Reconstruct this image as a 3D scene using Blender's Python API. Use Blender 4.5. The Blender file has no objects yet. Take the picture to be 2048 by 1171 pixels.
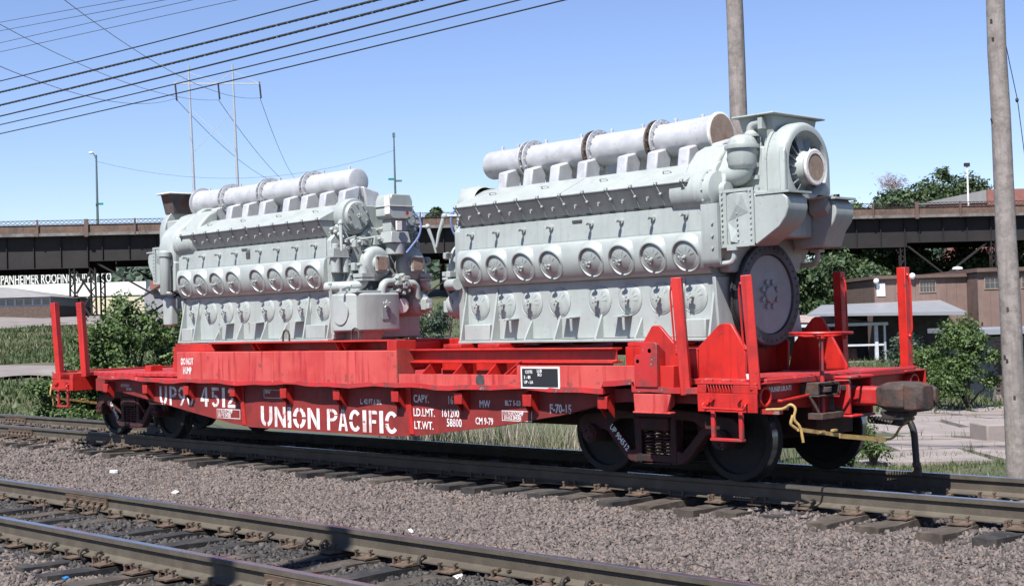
import bpy, bmesh, math, random
import numpy as np
from mathutils import Vector, Matrix, Quaternion
R = math.radians
random.seed(7); rng = np.random.default_rng(11)
scene = bpy.context.scene
COL = scene.collection

# ------------------------------------------------------------------ camera
CAM = Vector((8.8516, -11.6736, 1.5874))
YAW, PITCH, ROLL, FPX = 0.7934, 0.0206, 0.0279, 2779.3
FW = Vector((-math.sin(YAW)*math.cos(PITCH), math.cos(YAW)*math.cos(PITCH), math.sin(PITCH)))
RT = Vector((math.cos(YAW), math.sin(YAW), 0.0))
UP = RT.cross(FW)
cr, sr = math.cos(ROLL), math.sin(ROLL)
cd = bpy.data.cameras.new("camera"); cam = bpy.data.objects.new("camera", cd); COL.objects.link(cam)
ax, ay = RT*cr - UP*sr, RT*sr + UP*cr
M = Matrix((ax, ay, -FW)).transposed().to_4x4(); M.translation = CAM
cam.matrix_world = M
cd.sensor_width = 36; cd.lens = FPX/2048*36; cd.clip_end = 3000; cd.clip_start = 0.1
scene.camera = cam
# ------------------------------------------------------------------ sky and sun
SUN = Vector((0.345, -0.939, 0)).normalized()*math.cos(R(55)) + Vector((0, 0, math.sin(R(55))))
world = bpy.data.worlds.new("World"); scene.world = world; world.use_nodes = True
wn = world.node_tree
bg = wn.nodes["Background"]
sky = wn.nodes.new("ShaderNodeTexSky"); sky.sky_type = 'NISHITA'; sky.sun_disc = False
sky.sun_elevation = R(55); sky.sun_rotation = math.atan2(SUN.x, SUN.y)
sky.air_density = 1.05; sky.dust_density = 0.0; sky.ozone_density = 5.5; sky.altitude = 1000
tint = wn.nodes.new("ShaderNodeMix"); tint.data_type = 'RGBA'; tint.blend_type = 'MULTIPLY'; tint.inputs[0].default_value = 1.0
tint.inputs[7].default_value = (1.09, .965, 1.03, 1)      # slide film renders the sky a little more violet
wn.links.new(sky.outputs[0], tint.inputs[6]); wn.links.new(tint.outputs[2], bg.inputs[0]); bg.inputs[1].default_value = 0.076
sl = bpy.data.lights.new("sun", 'SUN'); sl.energy = 5.0; sl.angle = R(0.55); sl.color = (1.0, 0.97, 0.935)
so = bpy.data.objects.new("sun", sl); COL.objects.link(so)
so.rotation_euler = SUN.to_track_quat('Z', 'Y').to_euler()
scene.view_settings.view_transform = 'Standard'; scene.view_settings.look = 'None'
scene.view_settings.gamma = 1; scene.view_settings.exposure = 1.05; scene.view_settings.use_curve_mapping = False
scene.render.engine = 'CYCLES'

def at(px, py, d):
    """world point seen at photograph position (px, py) at real depth d metres"""
    u2, v2 = px-1024.0, 585.5-py
    u, v = u2*cr + v2*sr, -u2*sr + v2*cr
    return CAM + (FW + RT*(u/FPX) + UP*(v/FPX))*d
FWH = Vector((-math.sin(YAW), math.cos(YAW), 0))
def uz(px, py, d):
    q = at(px, py, d); return (q-CAM).dot(RT), q.z
def ud(u, d, z=0.0):
    p = CAM + RT*u + FWH*d; return Vector((p.x, p.y, z))

# ------------------------------------------------------------------ mesh helpers
class MB:
    def __init__(s): s.v = []; s.f = []
    def add(s, vs, fs):
        o = len(s.v); s.v += [tuple(p) for p in vs]; s.f += [tuple(i+o for i in f) for f in fs]; return s
    def box(s, x0, x1, y0, y1, z0, z1):
        vs = [(x, y, z) for x in (x0, x1) for y in (y0, y1) for z in (z0, z1)]
        return s.add(vs, [(0,1,3,2),(4,6,7,5),(0,4,5,1),(2,3,7,6),(0,2,6,4),(1,5,7,3)])
    def obox(s, c, sx, sy, sz, rot=None):
        m = rot if rot is not None else Matrix.Identity(3); c = Vector(c)
        vs = [c + m @ Vector((x*sx/2, y*sy/2, z*sz/2)) for x in (-1,1) for y in (-1,1) for z in (-1,1)]
        return s.add(vs, [(0,1,3,2),(4,6,7,5),(0,4,5,1),(2,3,7,6),(0,2,6,4),(1,5,7,3)])
    def bar(s, p0, p1, w, h=None):
        p0, p1 = Vector(p0), Vector(p1); h = h or w; d = (p1-p0); L = d.length
        q = d.to_track_quat('X', 'Z').to_matrix()
        return s.obox((p0+p1)/2, L, w, h, q)
    def prism(s, poly, axis, a, b):
        n = len(poly)
        def pt(p, t):
            if axis == 'x': return (t, p[0], p[1])
            if axis == 'y': return (p[0], t, p[1])
            return (p[0], p[1], t)
        vs = [pt(p, a) for p in poly] + [pt(p, b) for p in poly]
        fs = [tuple(range(n))[::-1], tuple(range(n, 2*n))] + [(i, (i+1) % n, n+(i+1) % n, n+i) for i in range(n)]
        return s.add(vs, fs)
    def sheet(s, poly, axis, a, b):      # open strip (profile swept along the axis)
        n = len(poly)
        def pt(p, t):
            if axis == 'x': return (t, p[0], p[1])
            if axis == 'y': return (p[0], t, p[1])
            return (p[0], p[1], t)
        vs = [pt(p, a) for p in poly] + [pt(p, b) for p in poly]
        return s.add(vs, [(i, i+1, n+i+1, n+i) for i in range(n-1)])
    def cyl(s, p0, p1, r0, r1=None, n=14, cap=True):
        p0, p1 = Vector(p0), Vector(p1); r1 = r0 if r1 is None else r1
        d = (p1-p0).normalized(); q = d.to_track_quat('Z', 'X').to_matrix()
        vs = []
        for p, r in ((p0, r0), (p1, r1)):
            vs += [p + q @ Vector((r*math.cos(2*math.pi*i/n), r*math.sin(2*math.pi*i/n), 0)) for i in range(n)]
        fs = [(i, (i+1) % n, n+(i+1) % n, n+i) for i in range(n)]
        if cap: fs += [tuple(range(n))[::-1], tuple(range(n, 2*n))]
        return s.add(vs, fs)
    def lathe(s, prof, org, axis, n=24):   # prof: (radius, height) pairs
        org = Vector(org); q = Vector(axis).normalized().to_track_quat('Z', 'X').to_matrix()
        vs = []; fs = []; m = len(prof)
        for r, h in prof:
            r = max(r, 1e-4)
            vs += [org + q @ Vector((r*math.cos(2*math.pi*i/n), r*math.sin(2*math.pi*i/n), h)) for i in range(n)]
        for k in range(m-1):
            for i in range(n):
                j = (i+1) % n; fs.append((k*n+i, k*n+j, (k+1)*n+j, (k+1)*n+i))
        return s.add(vs, fs)
    def tube(s, path, r, n=8, cap=True, rad=None):
        P = [Vector(p) for p in path]; m = len(P); vs = []; fs = []
        ref = None
        for k in range(m):
            d = (P[min(k+1, m-1)]-P[max(k-1, 0)]).normalized()
            if ref is None:
                ref = Vector((0, 0, 1)) if abs(d.z) < .9 else Vector((1, 0, 0))
            x = (ref - d*ref.dot(d)).normalized(); y = d.cross(x); ref = x
            rr = rad[k] if rad else r
            vs += [P[k] + x*(rr*math.cos(2*math.pi*i/n)) + y*(rr*math.sin(2*math.pi*i/n)) for i in range(n)]
        for k in range(m-1):
            for i in range(n):
                j = (i+1) % n; fs.append((k*n+i, k*n+j, (k+1)*n+j, (k+1)*n+i))
        if cap: fs += [tuple(range(n))[::-1], tuple(range((m-1)*n, m*n))]
        return s.add(vs, fs)
    def torus(s, c, axis, RR, r, n=28, m=8):
        c = Vector(c); q = Vector(axis).normalized().to_track_quat('Z', 'X').to_matrix()
        vs = []; fs = []
        for i in range(n):
            a = 2*math.pi*i/n
            for j in range(m):
                b = 2*math.pi*j/m; k = RR + r*math.cos(b)
                vs.append(c + q @ Vector((k*math.cos(a), k*math.sin(a), r*math.sin(b))))
        for i in range(n):
            for j in range(m):
                fs.append((i*m+j, ((i+1) % n)*m+j, ((i+1) % n)*m+(j+1) % m, i*m+(j+1) % m))
        return s.add(vs, fs)
    def ball(s, c, rx, ry=None, rz=None, n=14, m=9):
        ry = ry or rx; rz = rz or rx; c = Vector(c); vs = []; fs = []
        for j in range(m+1):
            t = math.pi*j/m
            for i in range(n):
                a = 2*math.pi*i/n
                vs.append(c + Vector((rx*math.sin(t)*math.cos(a), ry*math.sin(t)*math.sin(a), rz*math.cos(t))))
        for j in range(m):
            for i in range(n):
                k = (i+1) % n; fs.append((j*n+i, j*n+k, (j+1)*n+k, (j+1)*n+i))
        return s.add(vs, fs)
    def mesh(s, name, smooth=35):
        me = bpy.data.meshes.new(name); bm = bmesh.new()
        vv = [bm.verts.new(p) for p in s.v]
        for f in s.f:
            try: bm.faces.new([vv[i] for i in f])
            except ValueError: pass
        bmesh.ops.remove_doubles(bm, verts=bm.verts, dist=1e-5)
        bmesh.ops.recalc_face_normals(bm, faces=bm.faces)
        bm.to_mesh(me); bm.free()
        if smooth:
            me.shade_smooth(); me.set_sharp_from_angle(angle=R(smooth))
        return me
    def clusters(s):
        """split the shapes collected so far into pieces that stand apart"""
        n = len(s.v); par = list(range(n))
        def fd(i):
            while par[i] != i: par[i] = par[par[i]]; i = par[i]
            return i
        for f in s.f:
            a = fd(f[0])
            for i in f[1:]: par[fd(i)] = a
        root = np.array([fd(i) for i in range(n)]); ids, isl = np.unique(root, return_inverse=True); k = len(ids)
        if k < 2 or k > 600: return None
        V = np.array(s.v); lo = np.full((k, 3), 1e9); hi = -lo
        np.minimum.at(lo, isl, V); np.maximum.at(hi, isl, V)
        size = (hi-lo).max(1); gap = np.maximum(0, np.maximum(lo[:, None]-hi[None], lo[None]-hi[:, None]))
        near = np.sqrt((gap**2).sum(2)) <= np.maximum(.02, .49*np.maximum(size[:, None], size[None]))
        lab = np.arange(k)
        while True:
            new = np.where(near, lab[None, :], k).min(1)
            if (new == lab).all(): break
            lab = new
        return lab[isl] if len(set(lab)) > 1 else None
    def build(s, name, mat, parent=None, bevel=0, smooth=35, world=False):
        cl = s.clusters()
        if cl is not None:
            first = None
            for c in sorted(set(cl)):
                b = MB(); idx = {i: j for j, i in enumerate(np.nonzero(cl == c)[0])}
                b.v = [s.v[i] for i in idx]; b.f = [tuple(idx[i] for i in f) for f in s.f if f[0] in idx]
                me = b.mesh(name, smooth); me.materials.append(mat); o = link(name, me, parent, bevel, world)
                first = first or o
            return first
        me = s.mesh(name, smooth); me.materials.append(mat)
        return link(name, me, parent, bevel, world)
def link(name, me, parent=None, bevel=0, world=False):
    o = bpy.data.objects.new(name, me); COL.objects.link(o)
    if parent is not None:
        o.parent = parent
        if world: o.location = -parent.location
    if bevel:
        m = o.modifiers.new("bevel", 'BEVEL'); m.width = bevel; m.segments = 2; m.limit_method = 'ANGLE'; m.angle_limit = R(40)
    return o
def tag(o, label=None, cat=None, group=None, kind=None):
    if label: o["label"] = label
    if cat: o["category"] = cat
    if group: o["group"] = group
    if kind: o["kind"] = kind
    return o
def empty(name, loc=(0, 0, 0), rz=0, label=None, cat=None, group=None):
    o = bpy.data.objects.new(name, None); COL.objects.link(o); o.location = loc; o.rotation_euler = (0, 0, rz)
    o.empty_display_size = 0.2
    return tag(o, label, cat, group)
def kids(o): return [c for c in bpy.data.objects if c.parent == o]
def copy_tree(o, parent=None):
    c = o.copy(); COL.objects.link(c); c.parent = parent
    for ch in kids(o): copy_tree(ch, c)
    return c
def clone(o, loc=None, parent=None):
    c = o.copy(); COL.objects.link(c); c.parent = parent if parent else o.parent
    if loc is not None: c.location = loc
    return c
def arc(cx, cy, r, a0, a1, n):
    return [(cx+r*math.cos(R(a0+(a1-a0)*i/n)), cy+r*math.sin(R(a0+(a1-a0)*i/n))) for i in range(n+1)]
def bend(pts, r=0.08, n=6):
    """round the corners of a polyline"""
    P = [Vector(p) for p in pts]; out = [P[0]]
    for k in range(1, len(P)-1):
        a, b, c = P[k-1], P[k], P[k+1]
        d0, d1 = (a-b), (c-b); rr = min(r, d0.length*.49, d1.length*.49)
        p0, p1 = b+d0.normalized()*rr, b+d1.normalized()*rr
        for i in range(n+1):
            t = i/n; out.append(p0*(1-t)**2 + b*2*t*(1-t) + p1*t*t)
    out.append(P[-1]); return out

# ------------------------------------------------------------------ materials
def mat(name, col, rough=.6, metal=0.0, var=.15, scale=3.0, bump=0.0, bscale=30.0, dirt=None, dirt_amt=.0, dscale=2.0,
        streak=None, streak_amt=0.0, chip=None, chip_amt=0.0, chip_scale=14.0, spec=.5, attr=None, ramp=None, dirt_sharp=.12):
    K = .80 if min(col) > .6 else .71       # albedo level that goes with the exposure chosen above
    sc_ = lambda c: tuple(x*K for x in c) if c else c
    col, dirt, streak, chip = sc_(col), sc_(dirt), sc_(streak), sc_(chip)
    if ramp: ramp = [sc_(c) for c in ramp]
    m = bpy.data.materials.new(name); m.use_nodes = True; nt = m.node_tree; N = nt.nodes; L = nt.links
    b = N["Principled BSDF"]; b.inputs["Roughness"].default_value = rough; b.inputs["Metallic"].default_value = metal
    b.inputs["Specular IOR Level"].default_value = spec
    tc = N.new("ShaderNodeTexCoord"); co = tc.outputs["Object"]
    def noise(sc, det=5, rgh=.6, vec=None):
        n = N.new("ShaderNodeTexNoise"); n.inputs["Scale"].default_value = sc; n.inputs["Detail"].default_value = det
        n.inputs["Roughness"].default_value = rgh; L.new(vec if vec else co, n.inputs["Vector"]); return n.outputs["Fac"]
    def mix(fac, a, bb, blend='MIX'):
        x = N.new("ShaderNodeMix"); x.data_type = 'RGBA'; x.blend_type = blend
        if isinstance(fac, float): x.inputs[0].default_value = fac
        else: L.new(fac, x.inputs[0])
        for k, q in ((6, a), (7, bb)):
            if isinstance(q, tuple): x.inputs[k].default_value = (*q, 1)
            else: L.new(q, x.inputs[k])
        return x.outputs[2]
    def step(fac, lo, hi):
        x = N.new("ShaderNodeMapRange"); x.inputs[1].default_value = lo; x.inputs[2].default_value = hi; L.new(fac, x.inputs[0]); return x.outputs[0]
    def mul(fac, k):
        x = N.new("ShaderNodeMath"); x.operation = 'MULTIPLY'; L.new(fac, x.inputs[0]); x.inputs[1].default_value = k; return x.outputs[0]
    if ramp:
        at_ = N.new("ShaderNodeAttribute"); at_.attribute_name = attr or "rnd"
        r = N.new("ShaderNodeValToRGB"); r.color_ramp.interpolation = 'LINEAR'
        e = r.color_ramp.elements
        while len(e) < len(ramp): e.new(.5)
        for i, c in enumerate(ramp): e[i].position = i/(len(ramp)-1); e[i].color = (*c, 1)
        L.new(at_.outputs["Fac"], r.inputs[0]); c = r.outputs[0]
    else:
        dark = tuple(x*(1-var) for x in col); lite = tuple(min(1, x*(1+var)) for x in col)
        c = mix(step(noise(scale), .3, .7), dark, lite)
    if dirt:
        c = mix(mul(step(noise(dscale, 8, .65), .5-dirt_sharp*.2, .5+dirt_sharp), dirt_amt), c, dirt)
    if streak:
        mp = N.new("ShaderNodeMapping"); mp.inputs["Scale"].default_value = (9, 9, .7); L.new(co, mp.inputs[0])
        c = mix(mul(step(noise(1.6, 4, .6, mp.outputs[0]), .52, .68), streak_amt), c, streak)
    if chip:
        c = mix(mul(step(noise(chip_scale, 3, .5), .66, .69), chip_amt), c, chip)
    L.new(c, b.inputs["Base Color"])
    if bump:
        bp = N.new("ShaderNodeBump"); bp.inputs["Strength"].default_value = bump; bp.inputs["Distance"].default_value = .01
        L.new(noise(bscale, 6, .6), bp.inputs["Height"]); L.new(bp.outputs[0], b.inputs["Normal"])
    rr = N.new("ShaderNodeMapRange"); rr.inputs[3].default_value = max(.05, rough-.1); rr.inputs[4].default_value = min(1, rough+.1)
    L.new(noise(7), rr.inputs[0]); L.new(rr.outputs[0], b.inputs["Roughness"])
    return m
RUST = (.12, .05, .025); BLK = (.012, .012, .013)
M_RED = mat("red_paint", (.56, .021, .014), .45, var=.12, bump=.12, bscale=40, dirt=(.27, .016, .015), dirt_amt=.6, dscale=2.6, chip=(.085, .035, .028), chip_amt=.7, chip_scale=8, streak=(.30, .010, .012), streak_amt=.7)
M_REDF = mat("faded_red_paint", (.61, .085, .072), .6, var=.10, bump=.10, bscale=50, dirt=(.50, .02, .022), dirt_amt=.5, dscale=1.3, chip=(.12, .05, .04), chip_amt=.6, chip_scale=7, streak=(.40, .012, .016), streak_amt=.9)
M_REDW = mat("worn_red_paint", (.50, .02, .022), .6, var=.25, bump=.25, bscale=25, dirt=(.10, .045, .04), dirt_amt=.75, dscale=6, chip=(.35, .30, .28), chip_amt=.5, chip_scale=12)
M_REDO = mat("oxide_red_paint", (.26, .022, .018), .65, var=.2, bump=.15, dirt=(.13, .014, .012), dirt_amt=.6, dscale=2.5, chip=(.06, .03, .025), chip_amt=.3, streak=(.4, .02, .02), streak_amt=.4)
M_TRUCK = mat("shaded_underframe_paint", (.055, .010, .009), .75, var=.4, scale=6, bump=.3, dirt=(.014, .011, .010), dirt_amt=.85, dscale=4)  # red base darkened: shade beneath the car is put into the colour
M_ENG = mat("grey_green_paint", (.415, .45, .43), .42, var=.07, bump=.06, bscale=30, dirt=(.28, .31, .295), dirt_amt=.45, dscale=2.4, dirt_sharp=.25, streak=(.30, .33, .315), streak_amt=.45, chip=(.22, .21, .19), chip_amt=.35, chip_scale=22)
M_ENGS = mat("silver_grey_paint", (.415, .45, .43), .38, .10, var=.05, bump=.05, dirt=(.30, .33, .33), dirt_amt=.3, dscale=4)
M_ALU = mat("silver_manifold_paint", (.60, .605, .615), .42, .25, var=.10, scale=6, bump=.08, bscale=60, dirt=(.42, .42, .44), dirt_amt=.5, dscale=5, chip=(.30, .27, .25), chip_amt=.3)
M_RUSTF = mat("rusty_flange", (.14, .095, .08), .8, .1, var=.4, scale=9, bump=.3, dirt=(.28, .24, .22), dirt_amt=.5, dscale=9)
M_STACK = mat("rust_stained_stack", (.11, .095, .092), .75, .2, var=.4, scale=7, bump=.25, dirt=(.20, .07, .04), dirt_amt=.8, dscale=5)
M_PAPER = mat("white_wrap", (.74, .70, .66), .9, var=.1, scale=14, bump=.5, bscale=30)
M_WOOD = mat("tan_board", (.36, .265, .20), .85, var=.18, scale=10, bump=.2, dirt=(.20, .13, .09), dirt_amt=.5, dscale=9)
M_FLY = mat("flywheel_steel", (.075, .075, .095), .45, .5, var=.25, scale=6, bump=.1, dirt=(.05, .035, .05), dirt_amt=.6, dscale=5)
M_FLYD = mat("shaded_disc_paint", (.30, .33, .345), .5, var=.10, bump=.05, dirt=(.19, .20, .215), dirt_amt=.4)  # engine grey darkened, with the turbocharger's shade in the colour
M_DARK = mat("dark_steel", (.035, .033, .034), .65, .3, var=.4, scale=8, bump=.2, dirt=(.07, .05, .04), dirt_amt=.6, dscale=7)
M_GUN = mat("grimy_casting", (.062, .045, .038), .8, .1, var=.45, scale=12, bump=.5, dirt=(.16, .065, .042), dirt_amt=.55, dscale=7)
M_COUP = mat("coupler_casting", (.13, .08, .065), .75, .15, var=.4, scale=8, bump=.4, dirt=(.45, .03, .03), dirt_amt=.55, dscale=4)
M_COUPR = mat("part_painted_casting", (.50, .016, .016), .6, .0, var=.2, scale=8, bump=.35, dirt=(.11, .075, .06), dirt_amt=.9, dscale=3.2, dirt_sharp=.06)
M_WHEEL = mat("wheel_steel", (.010, .009, .009), .8, .0, var=.3, scale=9, bump=.15)
M_TREAD = mat("polished_tread", (.30, .31, .34), .22, .9, var=.1)
M_YEL = mat("worn_yellow_paint", (.50, .33, .11), .6, var=.25, scale=18, bump=.25, dirt=(.20, .10, .05), dirt_amt=.6, dscale=14)
M_RUB = mat("rubber_hose", (.02, .02, .021), .55, var=.3, bump=.2)
M_WHITE = mat("white_stencil_paint", (.78, .75, .74), .7, var=.08, scale=20, chip=(.30, .05, .05), chip_amt=.9, chip_scale=11, dirt=(.42, .20, .19), dirt_amt=.6, dscale=4)
M_WHITEP = mat("plain_white_paint", (.80, .80, .78), .6, var=.05, scale=6)
M_BLACKP = mat("black_panel_paint", (.018, .019, .022), .6, var=.2)
M_PLATE = mat("dark_data_plate", (.09, .09, .09), .5, .3, var=.3, scale=20)
M_BLUE = mat("blue_hose", (.16, .22, .42), .5)
M_RAIL = mat("rail_side_steel", (.105, .088, .064), .75, .15, var=.25, scale=5, bump=.3, bscale=40, dirt=(.075, .06, .045), dirt_amt=.6, dscale=3, streak=(.09, .07, .05), streak_amt=.5)
M_RHEAD = mat("polished_rail_head", (.40, .44, .52), .22, .85, var=.1, scale=9)
M_TIEP = mat("rusty_tie_plate", (.105, .072, .050), .85, .1, var=.4, scale=10, bump=.4, dirt=(.17, .11, .075), dirt_amt=.6, dscale=6)
M_SPIKE = mat("rail_spike_steel", (.06, .048, .04), .8, .2, var=.4, scale=20)
M_TIE = mat("weathered_tie_timber", (.060, .046, .035), .9, var=.45, scale=5, bump=.6, bscale=22, dirt=(.135, .105, .08), dirt_amt=.7, dscale=4, streak=(.04, .03, .025), streak_amt=.6)
M_TIEB = mat("creosote_tie_timber", (.020, .019, .020), .85, var=.4, scale=5, bump=.6, bscale=22, dirt=(.075, .06, .048), dirt_amt=.6, dscale=5)
M_STONE = mat("ballast_stone", (.2, .17, .16), .9, bump=.3, bscale=60, ramp=[(.045, .036, .032), (.080, .065, .058), (.118, .097, .088), (.158, .131, .119), (.19, .158, .144), (.20, .138, .108), (.24, .212, .198)])
M_STONED = mat("oily_ballast_stone", (.1, .1, .1), .8, bump=.3, bscale=60, ramp=[(.018, .0165, .016), (.032, .029, .027), (.052, .046, .043), (.080, .070, .065), (.12, .10, .088)])
M_BALL = mat("ballast_bed", (.075, .062, .057), .95, var=.5, scale=22, bump=.9, bscale=28, dirt=(.03, .025, .023), dirt_amt=.8, dscale=26)
M_POLE = mat("weathered_pole_timber", (.30, .265, .245), .9, var=.22, scale=6, bump=.5, bscale=25, dirt=(.15, .125, .11), dirt_amt=.55, dscale=9, streak=(.19, .165, .15), streak_amt=.8)
M_CABLE = mat("black_cable", (.022, .025, .026), .6, var=.2)
M_WIRE = mat("grey_wire", (.10, .12, .13), .5, .5)
M_GALV = mat("galvanised_steel", (.50, .53, .56), .45, .4, var=.08)
M_LAMPG = mat("green_lamp_post", (.10, .15, .14), .55, var=.2)
M_SIGNG = mat("green_street_sign", (.0, .24, .17), .5, var=.1)
M_BRG = mat("bridge_girder_paint", (.012, .010, .010), .8, var=.35, scale=1.2, bump=.1, dirt=(.028, .018, .015), dirt_amt=.5, dscale=.8)
M_BRF = mat("bridge_fascia_timber", (.15, .095, .068), .9, var=.35, scale=2, dirt=(.085, .06, .05), dirt_amt=.8, dscale=1.4, streak=(.20, .16, .13), streak_amt=.6)
M_BRC = mat("bridge_kerb_concrete", (.21, .195, .185), .9, var=.3, scale=1.5, dirt=(.10, .085, .08), dirt_amt=.8, dscale=1.0)
M_BROWN = mat("brown_board_siding", (.215, .140, .118), .85, var=.12, scale=1.5, dirt=(.18, .115, .097), dirt_amt=.6, dscale=1.2, streak=(.26, .18, .155), streak_amt=.4)
M_BROWND = mat("brown_fascia_board", (.135, .085, .07), .85, var=.2, scale=2)
M_GLASS = mat("dark_window_glass", (.05, .065, .075), .12, var=.2, scale=2, spec=.8)
M_FRAME = mat("weathered_window_frame", (.30, .21, .165), .8, var=.2)
M_WROOF = mat("pale_metal_roof", (.33, .34, .36), .5, .2, var=.1, scale=1, dirt=(.24, .24, .25), dirt_amt=.5, dscale=1)
M_PROOF = mat("pinkish_felt_roof", (.36, .27, .255), .9, var=.15, scale=2, dirt=(.45, .38, .36), dirt_amt=.6)
M_WPOST = mat("white_painted_timber", (.60, .62, .64), .7, var=.12, scale=3, dirt=(.40, .41, .42), dirt_amt=.4)
M_SHADE = mat("shaded_shed_boards", (.045, .038, .036), .9, var=.4)  # near-black tone paints the shade inside the open carport
M_BRICK = mat("brown_brick", (.11, .075, .062), .9, var=.35, scale=6)
M_BRICKD = mat("dark_brick", (.085, .062, .055), .9, var=.45, scale=4)
M_MORTAR = mat("mortar", (.30, .28, .26), .95, var=.15)
M_CONC = mat("old_concrete", (.29, .245, .225), .9, var=.14, scale=1.2, bump=.3, bscale=18, dirt=(.21, .175, .155), dirt_amt=.6, dscale=1.4, chip=(.2, .17, .15), chip_amt=.4, chip_scale=7)
M_CREAM = mat("cream_wall", (.66, .60, .42), .85, var=.06, scale=.5)
M_WWALL = mat("white_wall", (.80, .78, .74), .85, var=.04, scale=.5)
M_GROOF = mat("grey_shingle_roof", (.27, .265, .265), .9, var=.12, scale=2)
M_RBRICK = mat("red_brick_wall", (.30, .125, .10), .9, var=.15, scale=2)
M_GWALL = mat("grey_shed_wall", (.30, .30, .34), .8, var=.1)
M_LOT = mat("pale_gravel_lot", (.24, .21, .195), .95, var=.15, scale=1, dirt=(.17, .15, .135), dirt_amt=.5, dscale=.4)
M_BARREL = mat("rusty_barrel", (.12, .07, .05), .8, .2, var=.4, scale=6)
M_BLUEP = mat("pale_blue_frame", (.42, .50, .60), .6)
def leafmat(name, ramp, trans=.25):
    m = mat(name, (.1, .1, .1), .55, ramp=ramp, spec=.35); nt = m.node_tree; N = nt.nodes; L = nt.links
    b = N["Principled BSDF"]; out = [n for n in N if n.type == 'OUTPUT_MATERIAL'][0]
    t = N.new("ShaderNodeBsdfTranslucent"); src = b.inputs["Base Color"].links[0].from_socket; L.new(src, t.inputs[0])
    mx = N.new("ShaderNodeMixShader"); mx.inputs[0].default_value = trans
    L.new(b.outputs[0], mx.inputs[1]); L.new(t.outputs[0], mx.inputs[2]); L.new(mx.outputs[0], out.inputs[0]); return m
M_LEAF = leafmat("leaf_mid_green", [(.035, .065, .018), (.065, .115, .028), (.10, .16, .045), (.16, .22, .075)])
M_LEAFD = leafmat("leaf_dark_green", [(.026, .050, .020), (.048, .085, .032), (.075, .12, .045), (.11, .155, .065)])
M_LEAFB = leafmat("leaf_bluish_green", [(.035, .06, .045), (.055, .09, .06), (.08, .12, .075), (.11, .15, .10)])
M_TWIG = leafmat("bare_pink_twig", [(.20, .13, .12), (.30, .20, .19), (.38, .28, .27)], .1)
M_BLOOM = leafmat("pinkish_bloom", [(.35, .22, .19), (.45, .30, .27), (.50, .38, .35)], .2)
M_GRASS = leafmat("grass_blade", [(.045, .075, .022), (.075, .115, .036), (.12, .15, .06), (.22, .20, .12)], .2)
M_DRY = leafmat("dry_weed_stalk", [(.30, .25, .19), (.42, .36, .29), (.50, .45, .38)], .1)
M_BARK = mat("bark", (.07, .055, .045), .95, var=.3, scale=8, bump=.5)
M_SOIL = None
# ground: grass, bare soil and tracks of gravel mixed by noise
def ground_mat():
    m = mat("grassy_ground", (.07, .085, .032), .95, var=.3, scale=.8, bump=.5, bscale=9, dirt=(.13, .105, .075), dirt_amt=.85, dscale=.35, chip=(.06, .09, .03), chip_amt=.6, chip_scale=3.0, dirt_sharp=.2)
    return m
M_SOIL = ground_mat()

# ================================================================== SETTING
def sst(a, b, x):
    t = np.clip((x-a)/(b-a), 0, 1); return t*t*(3-2*t)
def terrain(x, y):
    x = np.asarray(x, float); y = np.asarray(y, float)
    dx, dy = x-CAM.x, y-CAM.y
    u = dx*RT.x + dy*RT.y; d = dx*FWH.x + dy*FWH.y
    left = np.interp(d, [0, 26, 33, 40, 45, 50, 62, 70, 95, 130, 200, 600], [-.6, -.5, -.1, .25, .4, .6, 1.6, 2.0, 2.75, 3.2, 4, 6])
    mid = np.interp(d, [0, 20, 30, 45, 70, 92, 130, 200, 600], [-.6, -.8, -1.15, -1.5, -1.5, -1.3, 1.5, 5, 8])
    hill = 4.2*np.exp(-((u+5.5)/6.5)**2)*sst(50, 92, d)
    w = sst(-6, -15, u)
    z = left*w + mid*(1-w) + hill + .10*np.sin(x*.55+y*.31)*sst(30, 60, d) + .05*np.sin(x*1.7-y*1.1)
    return -.62 + (z+.62)*sst(2.6, 7.5, y)
def gz(x, y): return float(terrain(x, y))
def grid_mesh(name, xs, ys, zf, m, smooth=True):
    X, Y = np.meshgrid(xs, ys); Zv = zf(X, Y); nx, ny = len(xs), len(ys)
    v = np.stack([X, Y, Zv], -1).reshape(-1, 3)
    i = np.arange(nx*ny).reshape(ny, nx)
    f = np.stack([i[:-1, :-1], i[:-1, 1:], i[1:, 1:], i[1:, :-1]], -1).reshape(-1, 4)
    me = bpy.data.meshes.new(name); me.from_pydata(v.tolist(), [], f.tolist())
    if smooth: me.shade_smooth()
    me.materials.append(m); return link(name, me)
def axis_pts(lo, a, b, hi, st, k=1.18):
    out = list(np.arange(a, b+1e-6, st)); s = st; p = b
    while p < hi: s *= k; p += s; out.append(p)
    s = st; p = a
    while p > lo: s *= k; p -= s; out.insert(0, p)
    return np.array(out)
g = grid_mesh("ground", axis_pts(-900, -100, 20, 700, 1.5), axis_pts(-300, -6, 95, 900, 1.5), terrain, M_SOIL)
tag(g, kind="structure")
g["label"] = "grassy ground with bare soil behind the tracks"

# ballast bed under both tracks
TY, TZ = -5.2126, -0.107          # centre line and rail-top height of the near track
def ballast_z(y):
    return np.interp(y, [-14, -9, -7.0, -6.5, -3.9, -3.2, -2.0, -1.5, -1.2, 1.3, 1.7, 2.8, 3.6], [-.58, -.47, -.405, -.365, -.350, -.36, -.335, -.285, -.255, -.255, -.30, -.58, -.75])
def bed_z(X, Y):
    return ballast_z(Y) + .018*np.sin(X*2.3+Y*1.7) + .012*np.sin(X*5.1-Y*4.3)
bed = grid_mesh("ballast_bed", axis_pts(-160, -24, 9, 40, .35, 1.15), np.arange(-14, 3.61, .2), bed_z, M_BALL)
tag(bed, kind="structure")

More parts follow.
